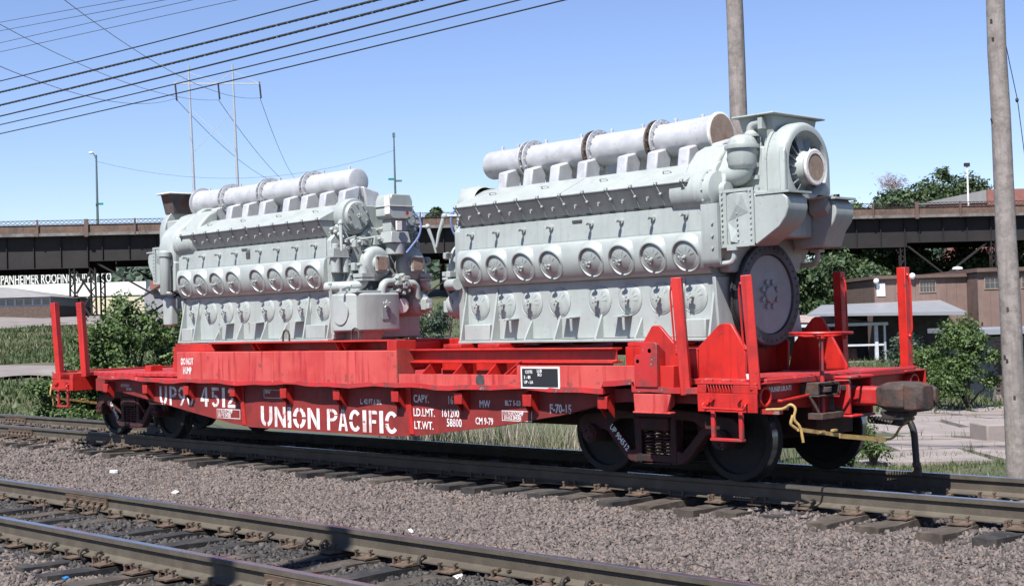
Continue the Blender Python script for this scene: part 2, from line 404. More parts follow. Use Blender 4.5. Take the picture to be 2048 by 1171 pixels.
def rocks(name, pts, size, m, label):
    n = len(pts)
    base = np.array([(x, y, z) for x in (-1, 1) for y in (-1, 1) for z in (-1, 1)], float)
    fq = np.array([(0,1,3,2),(4,6,7,5),(0,4,5,1),(2,3,7,6),(0,2,6,4),(1,5,7,3)])
    v = base[None]*(1+rng.uniform(-.45, .25, (n, 8, 1))) + rng.uniform(-.35, .35, (n, 8, 3))
    v *= np.stack([rng.uniform(.8, 1.45, n), rng.uniform(.5, 1.0, n), rng.uniform(.30, .70, n)], -1)[:, None, :]
    q = rng.normal(size=(n, 4)); q[:, 1:3] *= .45; q /= np.linalg.norm(q, axis=1)[:, None]
    w, x, y, z = q.T
    Rm = np.stack([1-2*(y*y+z*z), 2*(x*y-z*w), 2*(x*z+y*w), 2*(x*y+z*w), 1-2*(x*x+z*z), 2*(y*z-x*w), 2*(x*z-y*w), 2*(y*z+x*w), 1-2*(x*x+y*y)], -1).reshape(n, 3, 3)
    v = np.einsum('nij,nkj->nki', Rm, v)*(size[:, None, None]*.5) + pts[:, None, :]
    f = (fq[None] + (np.arange(n)*8)[:, None, None]).reshape(-1, 4)
    me = fast_mesh(name, v.reshape(-1, 3), f)
    me.materials.append(m)
    a = me.attributes.new("rnd", 'FLOAT', 'FACE'); a.data.foreach_set("value", np.repeat(rng.beta(2, 2.6, n), 6).astype(np.float32))
    o = link(name, me); tag(o, label, "gravel", kind="stuff"); return o
def fast_mesh(name, v, f):
    k = f.shape[1]; me = bpy.data.meshes.new(name)
    me.vertices.add(len(v)); me.vertices.foreach_set("co", np.ascontiguousarray(v, dtype=np.float32).ravel())
    me.loops.add(f.size); me.loops.foreach_set("vertex_index", f.ravel().astype(np.int32))
    me.polygons.add(len(f)); me.polygons.foreach_set("loop_start", (np.arange(len(f))*k).astype(np.int32))
    me.update(calc_edges=True); me.validate(); return me
def scatter(x0, x1, y0, y1, dens):
    n = int((x1-x0)*(y1-y0)*dens); return np.stack([rng.uniform(x0, x1, n), rng.uniform(y0, y1, n)], -1)
def rocks_at(xy, s0, s1, sink=.25):
    s = s0+(s1-s0)*rng.beta(1.3, 2.2, len(xy))*1.25; z = bed_z(xy[:, 0], xy[:, 1]) + s*sink*rng.uniform(-.3, 1.0, len(xy))
    return np.column_stack([xy, z]), s
A = [scatter(-9, 4.8, -4.35, -1.25, 1900), scatter(-20, -9, -4.4, -1.25, 650), scatter(-38, -20, -4.4, -1.25, 130)]
sizes = [(.015, .044), (.026, .056), (.045, .085)]
P = []; S = []
for xy, (s0, s1) in zip(A, sizes):
    p, s = rocks_at(xy, s0, s1); P.append(p); S.append(s)
for xy, (s0, s1) in zip([scatter(-8, 2.5, -8.2, -6.2, 900), scatter(1.0, 7, -1.3, 1.6, 240), scatter(-24, -11, -1.3, 1.6, 180), scatter(-24, 8, 1.5, 2.9, 160)], [(.02, .05), (.03, .06), (.05, .08), (.04, .075)]):
    p, s = rocks_at(xy, s0, s1); P.append(p); S.append(s)
rocks("ballast_stones", np.concatenate(P), np.concatenate(S), M_STONE, "pinkish grey crushed stone ballast spread between the tracks")
P = []; S = []
for xy, (s0, s1) in zip([scatter(-10, 3.2, -6.2, -4.3, 620), scatter(-20, -10, -6.3, -4.3, 260)], [(.025, .055), (.04, .075)]):
    p, s = rocks_at(xy, s0, s1); P.append(p); S.append(s)
rocks("oily_ballast_stones", np.concatenate(P), np.concatenate(S), M_STONED, "dark oily ballast stones between the rails of the near track")

# ------------------------------------------------------------------ tracks
def rail_poly(yc, zt, h=.178):
    b = zt-h; c = yc
    return [(c-.072, b), (c+.072, b), (c+.072, b+.010), (c+.022, b+.026), (c+.009, b+.040), (c+.009, zt-.052), (c+.034, zt-.040), (c+.034, zt-.0045),
            (c-.034, zt-.0045), (c-.034, zt-.040), (c-.009, zt-.052), (c-.009, b+.040), (c-.022, b+.026), (c-.072, b+.010)]
tie_meshes = []
for k in range(5):
    b = MB(); L = 1.36 + random.uniform(-.04, .06); n = 9
    prev = None; rows = []
    for i in range(n+1):
        y = -L + 2*L*i/n; w = .112 + random.uniform(-.008, .008); t = random.uniform(-.012, .004)
        rows.append([(-w, y + random.uniform(-.01, .01), -.17), (-w, y, t+random.uniform(-.008, .0)), (-w*.3, y, t-.004+random.uniform(-.01, 0)), (w*.4, y, t+random.uniform(-.006, 0)), (w, y, t+random.uniform(-.012, 0)), (w, y, -.17)])
    vs = [p for r in rows for p in r]; fs = []
    for i in range(n):
        for j in range(5): fs.append((i*6+j, i*6+j+1, (i+1)*6+j+1, (i+1)*6+j))
        fs.append((i*6+5, i*6, (i+1)*6, (i+1)*6+5))
    fs += [tuple(range(6)), tuple(range(n*6, n*6+6))]
    b.add(vs, fs)
    me = b.mesh("tie", 25); me.materials.append(M_TIE if k % 2 else M_TIEB); tie_meshes.append(me)
b = MB(); b.prism([(-.175, 0), (.175, 0), (.175, .010), (.085, .016), (.080, .024), (-.080, .024), (-.085, .016), (-.175, .010)], 'x', -.095, .095)
for x, y in ((-.055, .092), (.055, -.092), (.06, .145), (-.06, -.145), (.055, .092)):
    b.box(x-.009, x+.009, y-.009, y+.009, .012, .056); b.box(x-.013, x+.013, y-.021 if y > 0 else y-.013, y+.013 if y > 0 else y+.021, .056, .072)
PLATE_ME = b.mesh("tie_plate"); PLATE_ME.materials.append(M_TIEP)
b = MB(); pa = [(.0, .085*math.cos(R(t)), -.015+.062*math.sin(R(t))) for t in range(-40, 181, 20)]
b.tube([(0, .03, -.03), (0, .075, -.03), (0, .098, -.005), (0, .098, .025), (0, .080, .052), (0, .052, .056), (0, .03, .04)], .016, 6)
ANCH_ME = b.mesh("rail_anchor"); ANCH_ME.materials.append(M_SPIKE)

def joint_bar(X, yc, zt, parent):
    b = MB(); z0 = zt-.178+.028
    for sgn in (-1, 1):
        y0 = yc+sgn*.012; y1 = yc+sgn*.040
        b.prism([(y0, z0), (yc+sgn*.062, z0-.004), (yc+sgn*.058, z0+.018), (y1, z0+.03), (y1-sgn*.004, z0+.075), (y1+sgn*.003, zt-.050), (y0, zt-.047)], 'x', X-.45, X+.45)
        for i in range(6):
            xx = X-.375+i*.15
            b.cyl((xx, yc+sgn*.03, z0+.055), (xx, yc+sgn*.078, z0+.055), .020, n=6)
    return b.build("joint_bar", M_TIEP, parent)
def make_track(yc, zt, x0, x1, n_detail, label, joints, dark, spacing=.5, phase=0.0, anchors=False):
    t = empty("railway_track", (0, yc, zt-.178-.026), 0, label, "railway track")
    rails = []
    for s in (-1, 1):
        y = yc+s*.755
        r = MB().prism(rail_poly(y, zt), 'x', x0, x1).build("rail", M_RAIL, t, world=True)
        hb = MB(); hb.prism([(y-.0335, zt-.0035), (y-.030, zt+.0005), (y+.030, zt+.0005), (y+.0335, zt-.0035)], 'x', x0, x1)
        hb.build("running_surface", M_RHEAD, r)
        rails.append(r)
        for X in joints.get(s, []): joint_bar(X, y, zt, r)
    x = x0+phase; i = 0
    while x < x1:
        xx = x + random.uniform(-.05, .05)
        if -42 < xx < 12:
            o = link("tie", random.choice(tie_meshes), t); o.location = (xx, random.uniform(-.05, .05), random.uniform(-.004, .0)); o.rotation_euler = (0, 0, random.uniform(-.035, .035) + (math.pi if random.random() < .5 else 0))
            if n_detail[0] < xx < n_detail[1]:
                flip = abs(o.rotation_euler.z) > 1
                for s in (-1, 1):
                    p = link("tie_plate", PLATE_ME, o); p.location = (0, s*.755, .004)
                if anchors:
                    for s in (-1, 1):
                        if random.random() < .55:
                            a = link("rail_anchor", ANCH_ME, rails[0 if s < 0 else 1]); a.location = (xx+random.choice((-.14, .14)), yc+s*.755, zt-.178)
                            a.rotation_euler = (0, 0, math.pi)
        x += spacing; i += 1
    return t
make_track(0, 0, -160, 40, (-24, 6), "railway track carrying the red flatcar, behind the ballast strip", {-1: [-14.55, 9.0], 1: [-18, 3.9]}, False, .5, .13)
make_track(TY, TZ, -160, 40, (-16, 4), "empty railway track in the foreground with dark oily ballast", {-1: [.95], 1: [-5.05]}, True, .52, .2, True)

# ================================================================== LETTERING
def sec(cx, cy, rx, ry, t, a0, a1, n=10, tv=None):
    tv = tv or t
    o = [(cx+rx*math.cos(R(a0+(a1-a0)*i/n)), cy+ry*math.sin(R(a0+(a1-a0)*i/n))) for i in range(n+1)]
    k = [(cx+(rx-t)*math.cos(R(a1+(a0-a1)*i/n)), cy+(ry-tv)*math.sin(R(a1+(a0-a1)*i/n))) for i in range(n+1)]
    return o+k
def rect(x0, x1, y0, y1): return [(x0, y0), (x1, y0), (x1, y1), (x0, y1)]
T = .27; TV = .17        # stroke widths in a 1 x 1 cell
GLYPH = {
 'U': [rect(0, T, .42, 1), rect(1-T, 1, .42, 1), sec(.5, .42, .5, .42, T, 180, 258, tv=TV+.02), sec(.5, .42, .5, .42, T, 282, 360, tv=TV+.02)],
 'N': [rect(0, T*.9, 0, 1), rect(1-T*.9, 1, 0, 1), [(T*.9+.03, .98), (T*.9+.03, .62), (1-T*.9-.03, .02), (1-T*.9-.03, .38)]],
 'I': [rect(0, 1, 0, 1)],
 'O': [sec(.5, .5, .5, .5, T, 8, 82, tv=TV), sec(.5, .5, .5, .5, T, 98, 172, tv=TV), sec(.5, .5, .5, .5, T, 188, 262, tv=TV), sec(.5, .5, .5, .5, T, 278, 352, tv=TV)],
 'P': [rect(0, T, 0, 1), sec(.46, .71, .54, .29, T, -86, -6, tv=.14), sec(.46, .71, .54, .29, T, 6, 86, tv=.14), rect(T+.05, .44, .86, 1), rect(T+.05, .44, .42, .56)],
 'A': [[(0, 0), (T, 0), (.47, .72), (.47, 1), (.36, 1)], [(1, 0), (1-T, 0), (.53, .72), (.53, 1), (.64, 1)], rect(.36, .66, .2, .33)],
 'C': [sec(.52, .5, .52, .5, T, 40, 172, 12, tv=TV), sec(.52, .5, .52, .5, T, 188, 320, 12, tv=TV)],
 'F': [rect(0, T*1.1, 0, 1), rect(T*1.1+.06, 1, .84, 1), rect(T*1.1+.06, .85, .42, .57)],
 '9': [sec(.5, .68, .5, .32, T, 8, 172, tv=.14), sec(.5, .68, .5, .32, T, 188, 300, tv=.14), [(1-T, .60), (1, .60), (1, .42), (.5, 0), (.22, 0), (1-T, .46)]],
 '0': [sec(.5, .5, .5, .5, T, 98, 262, 14, tv=TV), sec(.5, .5, .5, .5, T, -82, 82, 14, tv=TV)],
 '4': [rect(.55, .85, 0, 1), [(0, .26), (.5, .26), (.5, .42), (.27, .42), (.5, .8), (.5, 1), (.0, .36)], rect(.88, 1, .26, .42)],
 '5': [rect(.04, 1, .84, 1), rect(.04, .04+T, .48, .8), sec(.46, .31, .54, .31, T, -86, 100, 14, tv=.15), sec(.46, .31, .46, .31, T, 200, 266, tv=.15)],
 '1': [rect(0, 1, 0, 1)],
 '2': [sec(.5, .68, .5, .32, T, -20, 84, tv=.15), sec(.5, .68, .5, .32, T, 96, 165, tv=.15), rect(0, 1, 0, .16), [(0, .2), (.34, .2), (.98, .56), (.70, .62)]],
}
def stencil(items, z0, z1, y, parent, name="lettering", m=None):
    b = MB()
    for ch, xa, xb in items:
        for poly in GLYPH[ch]:
            vs = [(xa+(xb-xa)*p[0], y, z0+(z1-z0)*p[1]) for p in poly]; n = len(vs)
            b.add(vs, [tuple(range(n))])
    return b.build(name, m or M_WHITE, parent, smooth=0)
def text(body, size, parent, mtx, m, name="lettering", xs=1.0, align='LEFT', thick=0.0):
    c = bpy.data.curves.new(name, 'FONT'); c.body = body; c.size = size; c.align_x = align; c.offset = thick; c.resolution_u = 2; c.extrude = 0
    o = bpy.data.objects.new(name, c); COL.objects.link(o)
    bpy.context.view_layer.update()
    me = bpy.data.meshes.new_from_object(o.evaluated_get(bpy.context.evaluated_depsgraph_get())); bpy.data.objects.remove(o); bpy.data.curves.remove(c)
    me.transform(mtx @ Matrix.Diagonal((xs, 1, 1, 1))); me.materials.clear(); me.materials.append(m); me.name = name
    return link(name, me, parent)
def side_m(x, z, y): # lettering that faces -Y
    return Matrix.Translation((x, y, z)) @ Matrix.Rotation(R(90), 4, 'X')
def end_m(x, y, z):  # lettering that faces +X
    return Matrix.Translation((x, y, z)) @ Matrix.Rotation(R(90), 4, 'Z') @ Matrix.Rotation(R(90), 4, 'X')

# ================================================================== FLATCAR
car = empty("flatcar", (0, 0, 0), 0, "red railway flatcar with white lettering carrying the two engines", "railway car")
SY = -1.34
def sill_poly():
    return [(-10.75, .90), (-10.75, .73), (-9.95, .715), (-9.0, .60), (-7.9, .455), (-7.0, .345), (-6.6, .315), (-3.75, .305), (-3.2, .335), (-2.0, .475), (-1.0, .625), (-.35, .765), (-.1, .785), (1.0, .785), (1.0, .90)]
for s in (1, -1):
    b = MB().prism(sill_poly(), 'y', s*SY, s*(SY+.014)); b.build("side_sill", M_REDO, car)
    b = MB(); pl = sill_poly()[1:-1]
    for p, q in zip(pl[:-1], pl[1:]):
        b.add([(p[0], s*(SY-.004), p[1]-.012), (q[0], s*(SY-.004), q[1]-.012), (q[0], s*(SY+.11), q[1]-.012), (p[0], s*(SY+.11), p[1]-.012),
               (p[0], s*(SY-.004), p[1]), (q[0], s*(SY-.004), q[1]), (q[0], s*(SY+.11), q[1]), (p[0], s*(SY+.11), p[1])], [(0,1,2,3),(4,7,6,5),(0,4,5,1),(3,2,6,7)])
    b.build("sill_flange", M_REDO, car)
    for X, zb in ((-6.78, .34), (-3.38, .335)):
        MB().prism([(X-.05, .88), (X-.06, .70), (X-.005, .50), (X+.0, zb), (X+.09, zb-.02 if X < -5 else zb+.0), (X+.05, .60), (X+.05, .88)], 'y', s*(SY-.014), s*(SY-.002)).build("sill_splice", M_RED, car)
    # ledge running along the deck edge, bent by years of loading
    b = MB(); xs = sorted(list(np.arange(-10.45, 1.0, .22))+[-.262, -.258, .098, .102]); rows = []
    for x in xs:
        up = .075 if -.26 < x < .10 else 0.0
        w = .012*math.sin(x*3.1)+.008*math.sin(x*7.7)
        if x < -8.2: w += .035*(-8.2-x)/2.2
        rows.append([(x, s*(-1.30), .925+up), (x, s*(-1.485+w*.5), .922+w+up), (x, s*(-1.49+w*.5), .868+w+up), (x, s*(-1.30), .872+up)])
    vs = [p for r in rows for p in r]; fs = []
    for i in range(len(rows)-1):
        for j in range(4): fs.append((i*4+j, i*4+(j+1) % 4, (i+1)*4+(j+1) % 4, (i+1)*4+j))
    fs += [(0, 1, 2, 3), tuple(range(len(vs)-4, len(vs)))]
    b.add(vs, fs).build("deck_edge_angle", M_REDW, car, bevel=.006)
# stake pockets
b = MB(); b.box(-.062, .062, -.118, -.098, -.06, .062)
b.prism([(-.098, .062), (-.098, -.055), (0, -.16), (0, .10)], 'x', .05, .062); b.prism([(-.098, .062), (-.098, -.055), (0, -.16), (0, .10)], 'x', -.062, -.05)
PK = b.mesh("stake_pocket"); PK.materials.append(M_RED)
for X in (-10.25, -9.1, -8.0, -6.85, -5.7, -4.6, -3.5, -2.42, -1.36, -.31):
    o = link("stake_pocket", PK, car, .004); o.location = (X, SY, .765)
    o = link("stake_pocket", PK, car, .004); o.location = (X, -SY, .765); o.rotation_euler = (0, 0, math.pi)
# deck boards across both ends and steel deck between
b = MB(); b.box(-.098, .098, -1.30, 1.30, 0, .055)
DB = b.mesh("deck_board"); DB.materials.append(M_REDW)
for i in range(17):
    o = link("deck_board", DB, car, .006); o.location = (-11.35+i*.205, 0, .935+random.uniform(0, .006))
for i in range(5):
    o = link("deck_board", DB, car, .006); o.location = (.62+i*.205, 0, .945+random.uniform(0, .006))
MB().box(-7.95, .5, -1.29, 1.29, .93, .985).build("steel_deck", M_REDW, car)
MB().box(-11.5, 1.4, -.32, .32, .42, .90).build("centre_sill", M_TRUCK, car)
b = MB()
for X in np.arange(-9.1, .3, 1.1):
    b.prism([(-1.32, .70), (-.33, .50), (-.33, .90), (-1.32, .90)], 'x', X-.006, X+.006); b.prism([(1.32, .70), (.33, .50), (.33, .90), (1.32, .90)], 'x', X-.006, X+.006)
b.build("cross_bearer", M_TRUCK, car)
# --- tall side box with channel frame on top, left engine
YB = -1.48
MB().box(-8.17, -3.42, YB, YB+.24, .90, 1.295).build("cradle_box", M_REDF, car, bevel=.008)
MB().box(-3.418, -3.40, YB-.004, YB+.26, .885, 1.312).build("cradle_end_plate", mat("stained_red_plate", (.36, .05, .04), .65, var=.3, scale=5, dirt=(.13, .06, .045), dirt_amt=.7, dscale=4, bump=.2), car)
b = MB(); b.box(-7.40, -3.62, -1.455, -1.16, 1.398, 1.416); b.box(-7.40, -3.62, -1.17, -1.155, 1.297, 1.398)
for X in (-7.36, -6.42, -6.30, -4.62, -4.50): b.prism([(-1.43, 1.397), (-1.43, 1.38), (-1.37, 1.297), (-1.17, 1.297), (-1.17, 1.397)], 'x', X-.008, X+.008)
b.box(-3.62, -3.45, -1.45, -1.155, 1.297, 1.41)
b.build("cradle_channel", M_RED, car, bevel=.004)
b = MB(); b.box(-8.24, -8.18, -1.30, -1.0, .99, 1.40); b.box(-8.24, -7.45, -1.31, -1.02, 1.297, 1.40); b.prism([(-8.95, .99), (-8.24, .99), (-8.24, 1.38), (-8.33, 1.28)], 'y', -1.06, -1.03)
b.build("cradle_end_bracket", M_RED, car, bevel=.005)
b = MB(); b.prism([(-8.95, .99), (-8.24, .99), (-8.24, 1.38), (-8.33, 1.28)], 'y', 1.03, 1.06); b.box(-8.24, -3.42, 1.02, 1.42, .988, 1.38)
b.build("cradle_box", M_RED, car, bevel=.006)
# --- lower plates to the right of it
MB().prism([(-3.60, .90), (-1.48, .90), (-1.48, 1.13), (-1.46, 1.132), (.14, 1.132), (.14, .985), (.14, .90), (.10, .985), (-.24, .985), (-.28, .90), (-1.0, .895), (-1.0, .91), (-3.4, .905)][:0] or
          [(-3.39, .90), (-.30, .90), (-.26, .975), (.12, .975), (.14, .90), (.16, .90), (.16, 1.132), (-1.47, 1.132), (-1.47, 1.034), (-3.39, 1.026)], 'y', YB, YB+.03).build("side_plate", M_REDF, car, bevel=.004)
MB().box(-3.39, .16, YB+.032, YB+.20, .99, 1.015).build("side_shelf", M_RED, car)
b = MB()                                      # long rolled beam
zt, zb, y0, y1 = 1.300, 1.145, -1.30, -1.14; ym = (y0+y1)/2
b.prism([(y0, zt), (y1, zt), (y1, zt-.016), (ym+.008, zt-.028), (ym+.008, zb+.028), (y1, zb+.016), (y1, zb), (y0, zb), (y0, zb+.016), (ym-.008, zb+.028), (ym-.008, zt-.028), (y0, zt-.016)], 'x', -3.40, -.30)
b.build("load_beam", M_RED, car, bevel=.004)
b = MB()
zt, zb, y0, y1 = 1.300, 1.145, 1.14, 1.30; ym = (y0+y1)/2
b.prism([(y0, zt), (y1, zt), (y1, zt-.016), (ym+.008, zt-.028), (ym+.008, zb+.028), (y1, zb+.016), (y1, zb), (y0, zb), (y0, zb+.016), (ym-.008, zb+.028), (ym-.008, zt-.028), (y0, zt-.016)], 'x', -3.40, -.30)
b.build("load_beam", M_RED, car, bevel=.004)
for X in (-3.05, -2.52, -1.98, -1.62):
    MB().prism([(YB+.035, 1.017), (-1.13, 1.017), (-1.13, 1.143), (-1.28, 1.143)], 'x', X-.008, X+.008).build("beam_stiffener", M_RED, car)
MB().bar((-1.78, -1.36, 1.02), (-1.55, -1.33, 1.17), .035, .012).build("loose_strap", M_REDW, car)
# cross supports under the engines
for X, w in ((-3.02, .36), (-2.42, .40), (-.25, .30), (.08, .26)):
    b = MB(); b.box(X-w/2, X+w/2, -.98, .90, .988, 1.30)
    for y in (-.78, .78): b.box(X-w/2+.03, X+w/2-.03, y-.2, y+.2, 1.301, 1.347)
    b.build("engine_support", M_RED, car, bevel=.006)
for X in (-8.9, -7.7, -6.5, -5.6):
    b = MB(); b.box(X-.16, X+.16, -1.0, 1.0, .988, 1.36)
    for y in (-.78, .78): b.box(X-.13, X+.13, y-.2, y+.2, 1.361, 1.397)
    b.build("engine_support", M_RED, car, bevel=.006)
for X in (-6.10, -4.98+.33):                    # lifting loops
    MB().tube([(X-.07, -1.1, 1.40), (X-.07, -1.1, 1.50), (X-.045, -1.1, 1.545), (X, -1.1, 1.56), (X+.045, -1.1, 1.545), (X+.07, -1.1, 1.50), (X+.07, -1.1, 1.40)], .013, 8).build("lifting_loop", M_GUN, car)
# --- bracket with pin holes
def plate_holes(b, poly, holes, axis, a, c):
    pl = list(poly)
    for (hx, hz, r) in holes:
        k = min(range(len(pl)), key=lambda i: (pl[i][0]-hx)**2+(pl[i][1]-hz)**2); p = pl[k]
        a0 = math.degrees(math.atan2(p[1]-hz, p[0]-hx))
        area = sum(pl[i][0]*pl[(i+1) % len(pl)][1]-pl[(i+1) % len(pl)][0]*pl[i][1] for i in range(len(pl)))
        sg = -1 if area > 0 else 1
        circ = [(hx+r*math.cos(R(a0+sg*360*i/16)), hz+r*math.sin(R(a0+sg*360*i/16))) for i in range(17)]
        pl = pl[:k+1]+circ+[p]+pl[k+1:]
    n = len(pl)
    def pt(p, t): return (p[0], t, p[1]) if axis == 'y' else (t, p[0], p[1])
    vs = [pt(p, a) for p in pl]+[pt(p, c) for p in pl]
    return b.add(vs, [tuple(range(n)), tuple(range(n, 2*n))]+[(i, (i+1) % n, n+(i+1) % n, n+i) for i in range(n)])
b = MB(); plate_holes(b, [(.15, .93), (.15, 1.21), (.17, 1.235), (.235, 1.235), (.235, 1.335), (.26, 1.355), (.41, 1.355), (.43, 1.33), (.43, .93)], [(.195, 1.175, .024), (.345, 1.275, .026)], 'y', -1.495, -1.455)
b.build("tie_down_lug", M_REDW, car, bevel=.004)
b = MB(); b.prism([(-1.455, .93), (-1.455, 1.33), (-1.36, 1.26), (-1.36, .93)], 'x', .40, .43); b.box(.44, .60, -1.46, -1.20, .92, 1.13); b.build("lug_backing", M_RED, car, bevel=.004)
b = MB(); b.prism([(.12, .865), (.58, .865), (.53, .70), (.13, .69)], 'y', -1.485, -1.46); b.prism([(-1.46, .865), (-1.46, .70), (-1.36, .75), (-1.36, .865)], 'x', .13, .15); b.prism([(-1.46, .865), (-1.46, .70), (-1.36, .75), (-1.36, .865)], 'x', .50, .53); b.box(.12, .58, -1.50, -1.42, .680, .698)
b.build("bolster_end", M_REDF, car, bevel=.005)
# --- triangular cradle plates
for poly, y in (([(-.10, .99), (-.03, 1.35), (.08, 1.50), (.10, 1.51), (.17, 1.51), (.20, 1.49), (.40, 1.29), (.40, .99)], -1.12), ([(.65, .99), (.65, 1.30), (.90, 1.505), (.94, 1.515), (1.02, 1.515), (1.05, 1.50), (1.19, 1.28), (1.19, .99)], -1.12),
                ([(.35, .99), (.43, 1.28), (.66, 1.53), (.70, 1.55), (.76, 1.55), (.79, 1.53), (1.06, 1.06), (1.06, .99)], .80), ([(-.10, .99), (-.03, 1.35), (.10, 1.51), (.17, 1.51), (.36, 1.29), (.34, .99)], .80)):
    MB().prism(poly, 'y', y-.018, y+.018).build("cradle_plate", M_RED, car, bevel=.006)
b = MB(); b.box(.41, .64, -1.14, -1.10, .99, 1.27); b.box(.40, .65, -1.14, -.9, 1.271, 1.285); b.build("cradle_web", M_RED, car, bevel=.004)
# --- stakes with side rods
def stake(X, y, z0, z1, lx, ly, flip=-1):
    b = MB(); P0 = Vector((X, y, z0)); P1 = Vector((X+lx, y+ly, z1)); d = (P1-P0)
    b.bar(P0, P1, .098, .098); o = b.build("stake", M_RED, car, bevel=.006)
    b = MB(); f = lambda t, ox: P0+d*t+Vector((ox*flip, -.01, 0))
    b.tube(bend([f(.93, .03), f(.91, .075), f(.86, .085), f(.42, .085), f(.38, .075), f(.36, .03)], .03, 4), .010, 6)
    for t in (.925, .355): b.ball(f(t, .055), .022, n=8, m=6)
    b.build("stake_rod", M_RED, o); return o
stake(.735, -1.44, .86, 1.955, -.055, -.03); stake(1.515, -1.44, .92, 1.945, -.045, -.03)
stake(-11.70, -1.44, .93, 2.085, -.09, -.03); stake(-10.87, -1.44, .93, 2.065, -.07, -.03)
stake(.615, 1.42, .93, 2.03, -.01, .0, 1); stake(1.385, 1.42, .93, 2.04, -.01, .0, 1)
stake(-11.70, 1.42, .93, 2.06, -.03, .0, 1); stake(-10.87, 1.42, .93, 2.06, -.03, .0, 1)
# --- ends
def end_frame(s):
    # s=+1 right end (X=1.5), s=-1 left end, written for the right end and mirrored
    def mx(x): return x if s > 0 else -10.30-x
    def bx(b, x0, x1, *r): x0, x1 = sorted((mx(x0), mx(x1))); b.box(x0, x1, *r)
    b = MB()
    for y0, y1 in ((-1.48, -.42), (.42, 1.46)):
        x0, x1 = sorted((mx(1.43), mx(1.455))); b.prism([(y0, .76 if y0 < 0 else .80), (y1, .70), (y1, .99), (y0, .975)] if y0 < 0 else [(y0, .70), (y1, .80), (y1, .985), (y0, .99)], 'x', x0, x1)
    bx(b, 1.40, 1.50, -1.44, 1.44, .992, 1.012); bx(b, 1.42, 1.475, -.42, .42, .66, .990)
    o = b.build("end_sill", M_RED, car, bevel=.006)
    b = MB()
    for y in (-1, 1):
        y0, y1 = sorted((y*1.492, y*1.475)); bx(b, .90, 1.56, y0, y1, .715, .885); bx(b, .90, 1.00, y0, y1, .885, .962); bx(b, 1.30, 1.56, y0, y1, .885, .962)
        y0, y1 = sorted((y*1.492, y*1.10)); bx(b, .90, 1.56, y0, y1, .963, .978)
        y0, y1 = sorted((y*1.475, y*1.06)); bx(b, .90, .912, y0, y1, .715, .962)
        for k in range(9):
            xx = 1.01+k*.033; b.add([(mx(xx), y*1.49, .960), (mx(xx+.010), y*1.49, .960), (mx(xx+.028), y*1.49, .887), (mx(xx+.018), y*1.49, .887), (mx(xx), y*1.45, .960), (mx(xx+.010), y*1.45, .960), (mx(xx+.028), y*1.45, .887), (mx(xx+.018), y*1.45, .887)], [(0,1,2,3),(4,5,6,7),(0,1,5,4),(1,2,6,5),(2,3,7,6),(3,0,4,7)])
    b.build("corner_casting", M_RED, car, bevel=.005)
    b = MB()
    for y in (-1.32, 1.30):
        b.lathe([(.070, 0), (.098, 0), (.098, .075), (.088, .09), (.072, .09), (.070, 0)], (mx(1.45), y, .85), (s, 0, 0), 20); b.cyl((mx(1.40), y, .85), (mx(1.458), y, .85), .07)
    b.build("pole_pocket", M_RED, car)
    MB().box(*sorted((mx(1.41), mx(1.43))), -1.46, 1.44, .80, .95).build("end_backing", M_TRUCK, car)
    for y in (-1, 1):
        b = MB(); Yy = y*1.545
        b.tube(bend([(mx(1.02), y*1.49, .80), (mx(1.00), Yy, .79), (mx(1.00), Yy, .755), (mx(1.46), Yy, .745), (mx(1.47), Yy, .79), (mx(1.45), y*1.49, .80)], .03, 4), .011, 6)
        for xx in (1.03, 1.08, 1.38, 1.43): b.cyl((mx(xx), y*1.49, .83 if xx in (1.08, 1.38) else .80), (mx(xx), y*1.525, .83 if xx in (1.08, 1.38) else .80), .02, n=8)
        b.build("grab_iron", M_RED, car)
        b = MB(); b.box(*sorted((mx(1.05), mx(1.09))), *sorted((y*1.50, y*1.47)), .48, .72); b.box(*sorted((mx(1.36), mx(1.40))), *sorted((y*1.50, y*1.47)), .48, .72); b.box(*sorted((mx(1.05), mx(1.40))), *sorted((y*1.52, y*1.45)), .455, .479)
        b.build("stirrup_step", M_REDW, car, bevel=.004)
    # draft gear, coupler, hose
    b = MB(); bx(b, 1.47, 1.72, -.20, .22, .955, .985); bx(b, 1.47, 1.70, -.20, -.165, .62, .954); bx(b, 1.47, 1.70, .185, .22, .62, .954); bx(b, 1.47, 1.72, -.20, .22, .59, .619)
    bx(b, 1.476, 1.50, -.42, .40, .64, .97); b.build("striker", M_COUPR, car, bevel=.012)
    b = MB(); bx(b, 1.50, 2.02, -.075, .085, .70, .88); cp = b.build("coupler", M_COUPR, car, bevel=.03); cp.location.x = -.07*s
    # coupler head: throat, guard arm and a separate knuckle with a dark gap between them
    def loft(b, rows):
        n = len(rows[0]); vs = [(mx(p[0]), p[1], p[2]) for r_ in rows for p in r_]
        b.add(vs, [(i*n+j, i*n+(j+1) % n, (i+1)*n+(j+1) % n, (i+1)*n+j) for i in range(len(rows)-1) for j in range(n)]+[tuple(range(n)), tuple(range((len(rows)-1)*n, len(rows)*n))])
    sec_ = lambda x, y0, y1, z0, z1, c: [(x, y0+c, z0), (x, y1-c, z0), (x, y1, z0+c), (x, y1, z1-c), (x, y1-c, z1), (x, y0+c, z1), (x, y0, z1-c), (x, y0, z0+c)]
    b = MB(); loft(b, [sec_(1.98, -.085, .095, .70, .88, .02), sec_(2.05, -.13, .14, .68, .905, .03), sec_(2.12, -.175, .20, .655, .925, .05), sec_(2.24, -.19, .225, .65, .925, .05), sec_(2.32, -.185, .23, .66, .92, .045)])
    hd = b.build("coupler_head", M_GUN, cp, bevel=.012)
